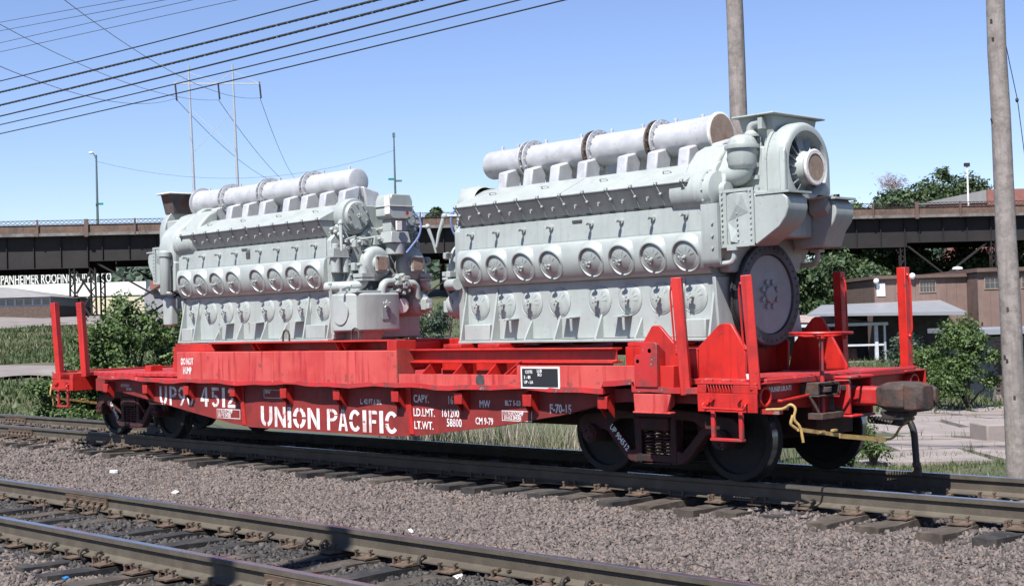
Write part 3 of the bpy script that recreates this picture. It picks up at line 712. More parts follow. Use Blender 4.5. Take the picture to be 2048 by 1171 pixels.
    b = MB(); loft(b, [sec_(2.315, .07, .228, .675, .905, .03), sec_(2.40, .10, .225, .69, .895, .03), sec_(2.47, .135, .20, .71, .87, .025)]); b.build("guard_arm", M_GUN, cp, bevel=.01)
    b = MB(); loft(b, [sec_(2.325, -.19, .03, .665, .92, .02), sec_(2.38, -.20, .055, .655, .925, .025), sec_(2.45, -.19, .065, .66, .92, .03), sec_(2.50, -.14, .05, .675, .90, .03)]); b.build("coupler_knuckle", M_GUN, cp, bevel=.01)
    b = MB(); loft(b, [sec_(2.08, -.10, .12, .60, .656, .02), sec_(2.20, -.13, .14, .585, .652, .02), sec_(2.30, -.08, .10, .61, .662, .015)]); b.build("coupler_chin", M_GUN, cp, bevel=.01)
    b = MB(); b.prism([(mx(2.05), -.12), (mx(2.28), -.12), (mx(2.24), .12), (mx(2.08), .12)], 'z', .575, .654); b.cyl((mx(2.16), 0, .52), (mx(2.16), 0, .575), .05); b.build("lock_lifter", M_DARK, cp, bevel=.01)
    b = MB(); b.cyl((mx(1.66), .30, .535), (mx(1.9), .36, .50), .022); b.cyl((mx(1.90), .36, .53), (mx(1.96), .38, .56), .055, n=12)
    hel = [(mx(1.60+.30*i/90), .28+.10*i/90+.032*math.cos(i*.75), .54-.02*i/90+.032*math.sin(i*.75)) for i in range(91)]
    b.tube(hel, .008, 5); b.build("release_spring", M_DARK, car)
    b = MB(); hp = bend([(mx(1.62), .50, .60), (mx(1.86), .52, .585), (mx(1.95), .52, .45), (mx(1.955), .54, .10)], .10, 6)
    b.tube(hp, .033, 10); hs = b.build("air_hose", M_RUB, car)
    b = MB(); b.cyl((mx(1.955), .54, .115), (mx(1.957), .541, .075), .040); b.obox((mx(1.965), .545, .03), .06, .045, .09); b.cyl((mx(1.955), .515, .02), (mx(1.955), .575, .02), .032, n=10)
    b.build("hose_coupling", M_GUN, hs)
    # uncoupling lever
    b = MB(); b.tube(bend([(mx(1.62), -1.44, .745), (mx(1.78), -1.40, .752), (mx(1.84), -1.38, .80), (mx(1.88), -1.36, .76), (mx(1.86), -1.38, .66), (mx(1.90), -1.33, .60), (mx(1.91), -1.31, .46)], .05, 5), .013, 8)
    b.tube(bend([(mx(1.86), -1.38, .70), (mx(1.84), -1.40, .62), (mx(1.87), -1.33, .57)], .03, 4), .014, 7)
    b.bar((mx(1.88), -1.34, .575), (mx(1.90), -.70, .475), .012, .034); b.bar((mx(1.905), -.72, .470), (mx(1.92), .05, .375), .012, .042)
    b.tube(bend([(mx(1.92), .04, .378), (mx(1.95), .14, .38), (mx(1.99), .22, .50), (mx(2.05), .27, .555), (mx(2.12), .22, .565)], .06, 5), .012, 8)
    for y in (-1.0, -.80): b.obox((mx(1.902), y, .528), .03, .07, .018)
    b.build("uncoupling_lever", M_YEL, car)
    b = MB(); b.cyl((mx(1.50), -1.30, .73), (mx(1.80), -1.37, .755), .014); b.box(*sorted((mx(1.50), mx(1.70))), -1.36, -1.30, .70, .745); b.build("lever_bracket", M_REDW, car)
end_frame(1); end_frame(-1)
text("B.R.INSP.UR.9-71", .062, car, end_m(1.458, -1.16, .885), M_WHITEP, xs=.82, thick=.003)
# cut coupling details at the brake end
b = MB(); b.torus((1.60, -.50, 1.40), (0, 0.02, 1), .285, .013, 36, 8)
for k in range(5):
    a = 2*math.pi*k/5; b.tube([(1.60, -.50, 1.375), (1.60+.15*math.cos(a), -.50+.15*math.sin(a), 1.375), (1.60+.285*math.cos(a), -.50+.285*math.sin(a), 1.40)], .011, 6)
b.cyl((1.60, -.50, 1.35), (1.60, -.50, 1.395), .04); bw = b.build("brake_wheel", M_RED, car)
MB().cyl((1.60, -.50, .62), (1.60, -.50, 1.36), .021, n=10).build("brake_staff", M_REDW, bw)
b = MB(); b.box(1.46, 1.66, -.66, -.30, .925, .945); b.box(1.46, 1.66, -.66, -.64, .83, .925); b.box(1.46, 1.66, -.32, -.30, .83, .925); b.box(1.46, 1.66, -.66, -.30, .81, .829); b.lathe([(.06, 0), (.085, 0), (.085, .05), (.06, .05)], (1.60, -.50, .85), (0, 0, 1), 14)
b.box(1.52, 1.68, -.64, -.28, .60, .66); b.bar((1.6, -.58, .66), (1.56, -.66, .82), .03); b.bar((1.6, -.36, .66), (1.56, -.30, .82), .05); b.bar((1.64, -.30, .88), (1.64, .02, .86), .05)
b.build("brake_gear", M_GUN, car, bevel=.006)
MB().tube([(1.47, -1.12, .80), (1.55, -1.1, .80), (1.55, -.66, .83)], .014, 6).build("brake_rod", M_RED, car)
# rusty plank and chocks lying on the far side of the left deck
MB().obox((-10.1, .95, 1.06), 3.1, .28, .09, Matrix.Rotation(.02, 3, 'Z')).build("deck_timber", M_RUSTF, car, bevel=.008)
b = MB(); b.prism([(-9.6, .99), (-8.4, .99), (-8.4, 1.16), (-8.75, 1.16), (-8.95, 1.07), (-9.6, 1.05)], 'y', -.30, -.27); b.box(-10.05, -9.88, -.9, -.7, .99, 1.08); b.box(-11.1, -10.95, .2, .5, .99, 1.09); b.build("deck_chock", M_RED, car, bevel=.006)

# --- lettering on the side sill
LY = SY-.0035
stencil([('U', -6.36, -6.10), ('N', -6.05, -5.81), ('I', -5.765, -5.69), ('O', -5.65, -5.38), ('N', -5.34, -5.09), ('P', -4.94, -4.73), ('A', -4.715, -4.53), ('C', -4.50, -4.28), ('I', -4.24, -4.17), ('F', -4.12, -3.965), ('I', -3.925, -3.855), ('C', -3.82, -3.59)], .325, .585, LY, car)
stencil([('U', -8.88, -8.68), ('P', -8.61, -8.42), ('9', -8.375, -8.20), ('0', -8.15, -7.98), ('4', -7.80, -7.60), ('5', -7.52, -7.34), ('1', -7.265, -7.195), ('2', -7.13, -6.93)], .545, .81, LY, car)
def st(body, x, z, size, xs=.85, th=.002, m=None): return text(body, size, car, side_m(x, z, LY), m or M_WHITE, xs=xs, thick=th)
st("CAPY.", -3.30, .70, .125, .80); st("161000", -2.72, .695, .125, .80); st("LD.LMT.", -3.31, .545, .125); st("161200", -2.83, .55, .125, .80); st("LT.WT.", -3.30, .40, .125); st("58800", -2.74, .445, .125, .80)
st("MW", -2.20, .67, .11); st("CM 9-79", -2.27, .485, .105, .75); st("BLT 5-53", -1.80, .70, .075); st("F-70-15", -1.14, .64, .125, .8, .004); st("L. 42 FT.6 IN.", -4.28, .66, .085)
def boxed(x0, x1, z0, z1, l1, l2, size):
    b = MB(); w = .008
    for r in ((x0, x1, z0, z0+w), (x0, x1, z1-w, z1), (x0, x0+w, z0+w, z1-w), (x1-w, x1, z0+w, z1-w)): b.add([(r[0], LY, r[2]), (r[1], LY, r[2]), (r[1], LY, r[3]), (r[0], LY, r[3])], [(0, 1, 2, 3)])
    b.build("lettering_border", M_WHITE, car, smooth=0)
    st(l1, x0+.02, z0+(z1-z0)*.55, size, .72); st(l2, x0+.03, z0+(z1-z0)*.14, size, .72)
boxed(-7.40, -6.84, .40, .525, "1/2 IN.H.F.COMP", "BRAKE SHOES", .068); boxed(-1.85, -1.40, .535, .645, "1/2 IN.H.F.COMP", "BRAKE SHOES", .058)
boxed(-6.28, -5.86, .69, .80, "78'00\"", "", .075); st("ROTONDO", -9.98, .785, .06, .8); st("NT 4512", -9.82, .735, .05, .8)
text("DO NOT\nHUMP", .125, car, side_m(-7.90, 1.125, YB-.003), M_WHITE, xs=.62, align='CENTER', thick=.005)
bb = MB().box(-1.40, -.845, YB-.010, YB-.002, .895, 1.118).build("notice_board", M_WHITEP, car)
MB().box(-1.378, -.867, YB-.014, YB-.0105, .913, 1.10).build("notice_panel", M_BLACKP, bb)
for body, x, z in (("COTS", -1.33, 1.05), ("LUB", -1.16, 1.062), ("RO", -1.15, 1.022), ("5 - 80", -1.35, .995), ("UP - LA", -1.35, .945)):
    text(body, .045, bb, side_m(x, z, YB-.016), M_WHITEP, xs=.9, thick=.001)
# bare patch
MB().lathe([(.0001, 0), (.05, .0), (.068, .0)], (-2.03, YB-.0025, .968), (0, -1, 0), 16).build("bare_metal_patch", M_PLATE, car)

# --- trucks
def make_truck():
    t = MB().box(-.14, .14, -1.02, 1.02, .50, .66).build("truck", M_TRUCK, car, bevel=.02)
    for s in (-1, 1):
        y0, y1 = sorted((s*.93, s*1.03))
        outer = [(-1.02, .44), (-1.02, .56), (-.95, .62), (-.72, .635), (-.45, .68), (.45, .68), (.72, .635), (.95, .62), (1.02, .56), (1.02, .44), (.94, .42), (.72, .47), (.62, .44), (.40, .20), (.32, .155), (-.32, .155), (-.40, .20), (-.62, .44), (-.72, .47), (-.94, .42)]
        wl = [(-.56, .52), (-.47, .57), (-.30, .585), (-.25, .56), (-.26, .30), (-.32, .27)]
        wr = [(-x, z) for x, z in wl][::-1]
        wc = [(-.19, .56), (.19, .56), (.19, .26), (-.19, .26)]
        # build as separate bars so the windows stay open
        b = MB()
        def pr(pl): b.prism(pl, 'y', y0, y1)
        for k in (-1, 1):
            q = lambda pl: [(k*x, z) for x, z in pl]
            pr(q([(1.02, .43), (1.02, .56), (.95, .62), (.72, .64), (.72, .47), (.94, .42)]))
            pr(q([(.72, .64), (.50, .675), (.26, .68), (.26, .60), (.48, .575), (.58, .52), (.72, .47)]))
            pr(q([(.72, .47), (.58, .52), (.33, .265), (.26, .285), (.26, .155), (.33, .155), (.41, .205), (.63, .445)]))
            pr(q([(.26, .60), (.26, .155), (.19, .155), (.19, .60)]))
        pr([(-.26, .68), (.26, .68), (.26, .602), (-.26, .602)]); pr([(-.19, .155), (.19, .155), (.19, .235), (-.19, .235)])
        sf = b.build("side_frame", M_TRUCK, t, bevel=.012)
        b = MB()
        for k in (-1, 1):
            b.cyl((k*.83, s*.90, .42), (k*.83, s*1.09, .42), .095, n=16); b.cyl((k*.83, s*1.09, .42), (k*.83, s*1.105, .42), .08, n=6)
            for a in range(3): b.cyl((k*.83+.045*math.cos(a*2.1+.5), s*1.105, .42+.045*math.sin(a*2.1+.5)), (k*.83+.045*math.cos(a*2.1+.5), s*1.122, .42+.045*math.sin(a*2.1+.5)), .015, n=6)
        b.build("journal_bearing", M_TRUCK, t)
        b = MB()
        for xx in (-.11, .02, .13):
            b.tube([(xx+.052*math.cos(i*.6), s*.975+.045*math.sin(i*.6), .24+.0032*i) for i in range(72)], .012, 5)
        b.build("spring", M_TRUCK, t)
        b = MB(); b.box(-.18, .18, *sorted((s*.90, s*1.045)), .47, .60); b.build("bolster_end", M_TRUCK, t, bevel=.015)
    wb = MB()
    prof = [(.0001, -.09), (.10, -.09), (.11, -.03), (.16, -.02), (.30, .005), (.345, -.01), (.352, -.055), (.405, -.058), (.415, -.05), (.419, .045), (.425, .052), (.442, .062), (.445, .075), (.438, .088), (.36, .088), (.35, .05), (.30, .035), (.16, .02), (.11, .05), (.10, .10), (.0001, .10)]
    wb.lathe(prof, (0, 0, 0), (0, 1, 0), 48); WM = wb.mesh("wheel", 30); WM.materials.append(M_WHEEL)
    tb = MB(); tb.lathe([(.4165, -.045), (.4205, .040)], (0, 0, 0), (0, 1, 0), 48); TM = tb.mesh("tread", 30); TM.materials.append(M_TREAD)
    for k in (-1, 1):
        MB().cyl((k*.83, -.95, .42), (k*.83, .95, .42), .075, n=14).build("axle", M_DARK, t)
        for s in (-1, 1):
            w = link("wheel", WM, t); w.location = (k*.83, s*.775, .42); w.rotation_euler = (0, 0, 0 if s < 0 else math.pi)
            link("tread", TM, w)
    b = MB()
    for k in (-1, 1):
        b.box(k*.36-.03, k*.36+.03, -.80, .80, .30, .36)
        for s in (-1, 1): b.obox((k*.40, s*.775, .42), .05, .10, .30, Matrix.Rotation(-k*.12, 3, 'Y'))
    b.build("brake_beam", M_TRUCK, t)
    return t
tr = make_truck()
tr2 = copy_tree(tr, car); tr2.location = (-10.30, 0, 0)
for o in (tr, tr2):
    mt = side_m(0, 0, -1.0335) @ Matrix.Translation((-.60, .485, 0)) @ Matrix.Rotation(R(-46), 4, 'Z')
    text("UP 904512", .085, o, mt, M_WHITEP, xs=.85, thick=.002)

# ================================================================== ENGINES
def hand_knob(b, c, n, r=.036, L=.05):
    c = Vector(c); n = Vector(n).normalized(); q = n.to_track_quat('Z', 'X').to_matrix()
    b.cyl(c, c+n*L, .016, n=8); b.cyl(c+n*L, c+n*(L+.028), r*.62, n=10)
    for k in range(5):
        a = 2*math.pi*k/5; b.cyl(c+n*(L+.014)+q @ Vector((math.cos(a)*r*.5, math.sin(a)*r*.5, 0)), c+n*(L+.014)+q @ Vector((math.cos(a)*r*1.15, math.sin(a)*r*1.15, 0)), .011, n=6)
def round_cover(r, n, dome=.03, lip=.02):
    """hand-hole cover at the origin facing direction n (shared mesh)"""
    n = Vector(n).normalized(); b = MB(); q = n.to_track_quat('Z', 'X').to_matrix()
    b.lathe([(.0001, dome), (r*.35, dome*.9), (r*.75, dome*.5), (r*.93, dome*.18), (r*.965, 0), (r, .004), (r, -.02)], (0, 0, 0), n, 32)
    for k in range(6):
        a = R(-70+k*28); p0 = q @ Vector((math.cos(a)*r*.42, math.sin(a)*r*.42, dome*.86)); p1 = q @ Vector((math.cos(a)*r*.72, math.sin(a)*r*.72, dome*.56))
        b.bar(p0, p1, .006, .0025)
    hand_knob(b, n*dome*.8, n); return b.mesh("cover", 30)
NB = Vector((0, -.94, -.34)).normalized()
CYL = [-1.56+.4223*k+(.165 if k > 3 else 0) for k in range(8)]
def manifold(e, segs, flanges):
    P = lambda b, nm, m=None, bev=0, par=None, sm=35: b.build(nm, m or M_ENG, par or e, bevel=bev, smooth=sm)
    zc = 2.13; man = None
    for i, (x0, x1, r) in enumerate(segs):
        b = MB()
        if i == 0: b.lathe([(.0001, 0), (r-.025, 0), (r-.006, .010), (r, .03), (r, x1-x0)], (x0, 0, zc), (1, 0, 0), 36)
        elif i == 3: b.lathe([(r, 0), (r, .10), (r+.012, .45), (r+.025, x1-x0)], (x0, 0, zc), (1, 0, 0), 36)
        else: b.lathe([(r, 0), (r, x1-x0)], (x0, 0, zc), (1, 0, 0), 36)
        o = P(b, "exhaust_manifold" if man is None else "manifold_section", M_ALU, par=man); man = man or o
        for X in (x0+.20, x1-.22):
            b = MB(); b.cyl((X, 0, zc+r-.01), (X, 0, zc+r+.035), .016, n=8); b.cyl((X-.02, 0, zc+r+.035), (X+.02, 0, zc+r+.035), .012, n=6); P(b, "manifold_boss", M_ALU, par=man)
    for X, r in flanges:
        for dx, m in ((-.045, M_ALU if X == flanges[0][0] or segs[0][0] > -1.9 else M_RUSTF), (.03, M_ALU)):
            b = MB(); b.lathe([(r-.01, 0), (r+.058, 0), (r+.058, .020), (r-.01, .020)], (X+dx, 0, zc), (1, 0, 0), 36)
            for k in range(14):
                a = 2*math.pi*k/14; b.cyl((X+dx-.014, (r+.034)*math.cos(a), zc+(r+.034)*math.sin(a)), (X+dx+.034, (r+.034)*math.cos(a), zc+(r+.034)*math.sin(a)), .011, n=6)
            P(b, "manifold_flange", m, par=man)
        MB().lathe([(r-.004, 0), (r+.012, .012), (r-.004, .025), (r+.012, .038), (r-.004, .05)], (X-.025, 0, zc), (1, 0, 0), 36).build("expansion_joint", M_RUSTF, man)
    for X in [c+.02 for c in CYL]:
        for s in (-1, 1):
            b = MB(); q = [(X-.075, s*.33, 1.74), (X+.075, s*.33, 1.74), (X+.075, s*.10, 1.74), (X-.075, s*.10, 1.74), (X-.07, s*.29, 1.99), (X+.07, s*.29, 1.99), (X+.07, s*.02, 2.06), (X-.07, s*.02, 2.06)]
            b.add(q, [(0,1,2,3),(4,7,6,5),(0,4,5,1),(1,5,6,2),(2,6,7,3),(3,7,4,0)]); P(b, "exhaust_leg", M_ALU, .02, man)
    return man
def make_engine(name, label, right=True):
    e = empty(name, (0, 0, 0), 0, label, "engine")
    P = lambda b, nm, m=None, bev=0, par=None, sm=35: b.build(nm, m or M_ENG, par or e, bevel=bev, smooth=sm)
    # ---- oil pan
    b = MB(); b.prism([(-.665, .03), (.665, .03), (.665, .66), (-.665, .66)], 'x', -1.80, 1.80)
    pan = P(b, "oil_pan", bev=.012)
    b = MB()
    for s in (-1, 1): b.box(-1.83, 1.83, *sorted((s*.80, s*.55)), -.001, .029)
    P(b, "base_rail", bev=.006)
    def gus(X, h, w0=.80, t=.022, s=-1): return MB().prism([(s*.66, .028), (s*w0, .028), (s*(w0-.005), .05), (s*.67, h)], 'x', X-t/2, X+t/2)
    for s in (-1, 1):
        for X in (-1.80, -1.28, 1.42, 1.80): P(gus(X, .63, t=.026, s=s), "oil_pan_gusset", par=pan, bev=.004)
        for X, h in ((-.30, .30), (.30, .30), (-.75, .24), (.85, .24)): P(gus(X, h, .79, s=s), "oil_pan_gusset", par=pan)
        b = MB(); b.box(-1.74, -1.32, *sorted((s*.78, s*.64)), .03, .215); b.box(1.46, 1.75, *sorted((s*.78, s*.64)), .03, .215); P(b, "mounting_foot", bev=.01)
        for X in (-1.05, -.12, .62):
            b = MB(); b.prism([(s*.665, .275), (s*.80, .265), (s*.80, .255), (s*.665, .265)], 'x', X-.10, X+.10); b.prism([(s*.80, .265), (s*.80, .20), (s*.79, .12), (s*.79, .262)], 'x', X+.07, X+.10); P(b, "step_bracket")
    PC = round_cover(.162, (0, -1, 0), .026); PC.materials.append(M_ENG)
    AC = round_cover(.152, NB, .035); AC.materials.append(M_ENGS)
    b = MB(); b.lathe([(.150, -.045), (.152, .016), (.160, .026), (.172, .022), (.178, .004), (.200, -.03), (.215, -.06)], (0, 0, 0), NB, 36); RG = b.mesh("cover_ring", 40); RG.materials.append(M_ENGS)
    # ---- crankcase with swelling air box
    prof = [(.67, .655), (.705, .655), (.735, .675), (.765, .715), (.795, .78), (.812, .85), (.815, .92), (.808, .99), (.795, 1.045), (.778, 1.066), (.764, 1.072), (.762, 1.085), (.757, 1.33), (.70, 1.345)]
    for s in (-1, 1):
        pl = [(s*y, z) for y, z in prof]
        b = MB(); b.prism(pl+[(s*.55, 1.345), (s*.5, .655)], 'x', -1.80, 1.80); cc = P(b, "air_box", M_ENGS, sm=50)
        for X in CYL:
            r = link("cover_ring", RG, cc); r.location = (X, s*.7985, .845) ; r.rotation_euler = (0, 0, 0 if s < 0 else math.pi)
            o = link("air_box_cover", AC, cc); o.location = (X, s*.7985, .845); o.rotation_mode = 'QUATERNION'; o.rotation_quaternion = Quaternion((0, 0, 1), 0 if s < 0 else math.pi) @ Quaternion(NB, random.uniform(-.5, .5))
            o = link("oil_pan_cover", PC, pan); o.location = (X-.02, s*.669, .435); o.rotation_mode = 'QUATERNION'; o.rotation_quaternion = Quaternion((0, 0, 1), 0 if s < 0 else math.pi) @ Quaternion((0, -1, 0), random.uniform(-.6, .6))
            b = MB(); b.cyl((X-.02, s*.75, 1.245), (X-.02, s*.785, 1.245), .03, n=10); b.cyl((X-.02, s*.785, 1.245), (X-.02, s*.835, 1.25), .013, n=8); b.cyl((X-.02, s*.83, 1.25), (X-.02, s*.865, 1.252), .021, n=8); P(b, "test_cock", par=cc)
        b = MB(); b.prism([(s*.755, 1.085), (s*.764, 1.085), (s*.760, 1.33), (s*.75, 1.33)], 'x', -1.80, 1.80); P(b, "crankcase_panel", par=cc)
        MB().box(.0, .14, *sorted((s*.772, s*.763)), 1.275, 1.30).build("data_plate", M_PLATE, cc)
        # ---- rocker deck cover: overhanging front panel and two sloping lids
        b = MB(); b.prism([(s*.722, 1.347), (s*.850, 1.548), (s*.845, 1.555), (s*.60, 1.56), (s*.55, 1.347)], 'x', -1.78, 1.60); dk = P(b, "rocker_panel")
        b = MB(); b.tube([(-1.78, s*.733, 1.356), (1.60, s*.733, 1.356)], .006, 5); P(b, "panel_seal", M_PLATE, par=dk)
        for x0, x1 in ((-1.80, -.125), (-.105, 1.62)):
            b = MB(); lidp = [(s*.858, 1.557), (s*.864, 1.575), (s*.84, 1.592), (s*.42, 1.785), (s*.36, 1.80), (s*.33, 1.79), (s*.33, 1.66), (s*.55, 1.56)]
            b.prism(lidp, 'x', x0, x1); lid = P(b, "rocker_lid", par=dk, bev=.006)
            nn = 4
            for k in range(nn):
                xx = x0+(x1-x0)*(k+.5)/nn; 
                b = MB(); b.prism([(s*.80, 1.600), (s*.46, 1.760), (s*.46, 1.768), (s*.80, 1.609)], 'x', xx-.012, xx+.012); P(b, "lid_rib", par=lid)
            for fx in (.25, .75):
                xx = x0+(x1-x0)*fx; b = MB(); zz = 1.70; b.tube(bend([(xx-.05, s*.60, 1.70), (xx-.05, s*.62, 1.725), (xx+.05, s*.62, 1.725), (xx+.05, s*.60, 1.70)], .015, 3), .007, 6); P(b, "lid_handle", par=lid)
        for k in range(11):
            X = -1.75+k*.3325
            b = MB(); b.cyl((X, s*.858, 1.580), (X, s*.882, 1.562), .016, n=8); b.cyl((X-.02, s*.868, 1.587), (X+.02, s*.868, 1.587), .012, n=6)
            b.bar((X+.002, s*.872, 1.565), (X+.018, s*.825, 1.485), .012, .010); b.ball((X+.018, s*.818, 1.475), .017, n=8, m=6); b.bar((X+.018, s*.812, 1.465), (X+.02, s*.752, 1.365), .008, .006)
            P(b, "lid_latch", par=dk)
            if k < 10:
                b = MB(); b.cyl((X+.17, s*.79, 1.452), (X+.17, s*.815, 1.448), .012, n=6); b.cyl((X+.17, s*.805, 1.45), (X+.17, s*.812, 1.42), .006, n=5); P(b, "panel_stud", par=dk)
    MB().prism([(-.5, .655), (.5, .655), (.5, 1.56), (.33, 1.70), (-.33, 1.70), (-.5, 1.56)], 'x', -1.79, 1.79).build("crankcase_core", M_ENG, e)
    zc = 2.13
    if right: manifold(e, [(-2.02, -1.33, .168), (-1.29, -.31, .172), (-.27, .60, .176), (.64, 1.42, .180)], ((-1.31, .17), (-.29, .174), (.62, .178)))
    else: manifold(e, [(-1.55, -.55, .176), (-.51, .50, .176), (.54, 1.50, .178), (1.54, 2.34, .180)], ((-.53, .176), (.52, .176), (1.52, .178)))
    xe = 1.415 if right else 2.335
    if not right: P(MB().lathe([(.17, -.03), (.245, -.03), (.245, -.008), (.17, -.008)], (xe, 0, zc), (1, 0, 0), 36), "manifold_end_flange", M_ALU)
    b = MB(); b.lathe([(.19, -.01), (.222, .0), (.222, .018), (.205, .026), (.19, .026)], (xe, 0, zc), (1, 0, 0), 40); P(b, "paper_wrap", M_PAPER)
    MB().lathe([(.0001, 0), (.20, 0), (.20, -.01)], (xe+.0275, 0, zc), (1, 0, 0), 40).build("board_cap", M_WOOD, e)
    # ---- generator end
    hump = [(-.66, .78), (-.66, 1.50), (-.62, 1.62), (-.55, 1.74), (-.44, 1.88), (-.36, 1.97), (-.26, 2.02), (.26, 2.02), (.36, 1.97), (.44, 1.88), (.55, 1.74), (.62, 1.62), (.66, 1.50), (.66, .78), (.60, .66), (-.60, .66)]
    b = MB(); b.prism(hump, 'x', 1.805, 1.93); P(b, "end_housing", bev=.02)
    b = MB(); b.prism([(-.66, .0), (-.72, .62), (.72, .62), (.66, .0)], 'x', 1.801, 1.84); P(b, "end_plate", bev=.006)
    b = MB(); b.prism([(-.815, .80), (-.815, 1.33), (-.77, 1.335), (-.77, .72), (-.79, .74)], 'x', 1.76, 1.96)
    for z in (.9, 1.02, 1.14): b.cyl((1.90, -.82, z), (1.90, -.832, z), .014, n=6)
    P(b, "end_flange")
    for s in (-1, 1):
        b = MB(); b.lathe([(.0001, -.30), (.17, -.30), (.20, -.27), (.205, .07), (.215, .08), (.215, .12), (.195, .135), (.19, .21), (.10, .24), (.075, .245), (.075, .31), (.0001, .315)], (1.66, s*.635, 1.47), (1, 0, 0), 32)
        for k in range(12):
            a = 2*math.pi*k/12; b.cyl((1.73, s*.635+.203*math.cos(a), 1.47+.203*math.sin(a)), (1.80, s*.635+.203*math.cos(a), 1.47+.203*math.sin(a)), .010, n=6)
        P(b, "camshaft_drum")
        b = MB(); xl = 1.57; b.prism([(s*.70, 1.58), (s*.60, 1.76), (s*.46, 1.90), (s*.30, 1.97), (s*.30, 1.6), (s*.6, 1.55)], 'x', 1.44, 1.81); P(b, "end_cowl", bev=.03)
    # oil separator with its elbow and pipe (one side only)
    b = MB(); b.tube(bend([(1.78, -.50, 1.62), (2.05, -.50, 1.62), (2.05, -.50, 1.78)], .13, 8), .115, 18, rad=None); sp = P(b, "separator_elbow")
    b = MB(); b.lathe([(.118, 0), (.135, .03), (.145, .05), (.148, .16), (.150, .20), (.172, .202), (.175, .222), (.172, .24), (.150, .242), (.142, .275), (.115, .315), (.07, .338), (.0001, .345)], (2.05, -.50, 1.66), (0, 0, 1), 32); P(b, "oil_separator")
    b = MB(); b.lathe([(.155, 0), (.155, .03), (.115, .035)], (1.80, -.50, 1.62), (1, 0, 0), 24); P(b, "separator_flange")
    b = MB(); b.tube(bend([(2.02, -.30, 1.85), (2.02, -.30, 2.12), (2.17, -.30, 2.135)], .08, 8), .050, 12); b.lathe([(.09, 0), (.09, .025), (.07, .03), (.05, .06)], (2.02, -.30, 2.0), (0, 0, 1), 18); b.box(2.15, 2.20, -.37, -.23, 2.06, 2.17); P(b, "separator_pipe")
    # exhaust outlet box on the turbocharger
    b = MB(); x0, x1 = 1.94, 2.26
    q = [(x0, -.24, 1.88), (x1, -.24, 1.88), (x1, .38, 1.88), (x0, .38, 1.88), (x0-.05, -.32, 2.19), (x1+.02, -.32, 2.19), (x1+.02, .46, 2.19), (x0-.05, .46, 2.19)]
    b.add(q, [(0,3,2,1),(4,5,6,7),(0,1,5,4),(1,2,6,5),(2,3,7,6),(3,0,4,7)]); st_ = P(b, "exhaust_outlet")
    b = MB(); b.box(x0-.10, x1+.08, -.38, .54, 2.191, 2.212); P(b, "outlet_flange", M_ENG, .008)
    b = MB()
    for k in range(6): b.prism([(-.24+.02-.0, 1.885), (-.30, 1.885), (-.27, 2.02)], 'x', x0+.03+k*.05, x0+.04+k*.05)
    P(b, "outlet_fin")
    b = MB(); b.prism([(-.42, 1.36), (.42, 1.36), (.42, 1.88), (-.42, 1.88)], 'x', 1.935, 2.25)
    P(b, "turbine_casing", bev=.02)
    for z in (1.46, 1.58, 1.70, 1.82): P(MB().box(1.96, 2.19, -.455, -.42, z-.02, z+.02), "casing_rib")
    # compressor scroll
    arch = lambda r, zb: [(-r, zb)]+[(-r*math.cos(R(t)), 1.71+r*math.sin(R(t))) for t in range(0, 181, 9)]+[(r, zb)]
    b = MB(); b.prism(arch(.425, 1.39), 'x', 2.24, 2.275)
    for t in range(0, 181, 12):
        b.cyl((2.27, -.405*math.cos(R(t)), 1.71+.405*math.sin(R(t))), (2.283, -.405*math.cos(R(t)), 1.71+.405*math.sin(R(t))), .009, n=6)
    P(b, "scroll_back_flange")
    n = 40; b = MB(); ring = []
    def outer(a):   # outer outline: round above, square below
        y, z = math.cos(a), math.sin(a); r = .41
        if z < 0: y = max(-1, min(1, y*1.6)); z = max(z, -.82)
        return y*r, 1.71+z*r
    for x, k, kind in ((2.27, 1.0, 0), (2.43, 1.0, 0), (2.465, .95, 0), (2.475, .90, 0), (2.475, 0, 1), (2.455, 0, 2), (2.30, 0, 3)):
        row = []
        for i in range(n):
            a = 2*math.pi*i/n
            if kind == 0: y, z = outer(a); y *= k; z = 1.71+(z-1.71)*k
            else: r = {1: .335, 2: .315, 3: .24}[kind]; y, z = r*math.cos(a), 1.70+r*math.sin(a)
            row.append((x, y, z))
        ring.append(row)
    vs = [p for r_ in ring for p in r_]; fs = [(k*n+i, k*n+(i+1) % n, (k+1)*n+(i+1) % n, (k+1)*n+i) for k in range(len(ring)-1) for i in range(n)]
    b.add(vs, fs); sc = P(b, "compressor_scroll", sm=40)
    b = MB(); b.prism([(-.42, 1.42), (-.375, 1.42), (-.375, 1.80), (-.39, 1.86), (-.42, 1.80)], 'x', 2.42, 2.482); P(b, "scroll_boss", bev=.01, par=sc)
    MB().lathe([(.0001, 0), (.24, 0)], (2.305, 0, 1.70), (1, 0, 0), 32).build("compressor_backplate", M_DARK, sc)  # dark colour paints the shade deep in the scroll opening
    b = MB(); b.lathe([(.235, 0), (.20, .06), (.165, .14), (.155, .20), (.165, .22), (.168, .235), (.150, .24)], (2.31, 0, 1.665), (1, 0, 0), 32); P(b, "inlet_cone", par=sc)
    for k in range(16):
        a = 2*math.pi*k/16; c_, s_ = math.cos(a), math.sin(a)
        b = MB(); b.bar((2.40, .165*c_, 1.668+.165*s_), (2.37, .315*c_, 1.70+.315*s_), .10, .010); P(b, "inlet_vane", M_FLYD, par=sc)  # darker grey puts the opening's shade into the vanes
    b = MB(); b.lathe([(.150, -.02), (.176, -.012), (.180, .004), (.170, .012), (.135, .012)], (2.55, 0, 1.665), (1, 0, 0), 32); P(b, "paper_wrap", M_PAPER, par=sc)
    MB().lathe([(.0001, 0), (.145, 0), (.145, -.01)], (2.557, 0, 1.665), (1, 0, 0), 32).build("board_cap", M_WOOD, sc)
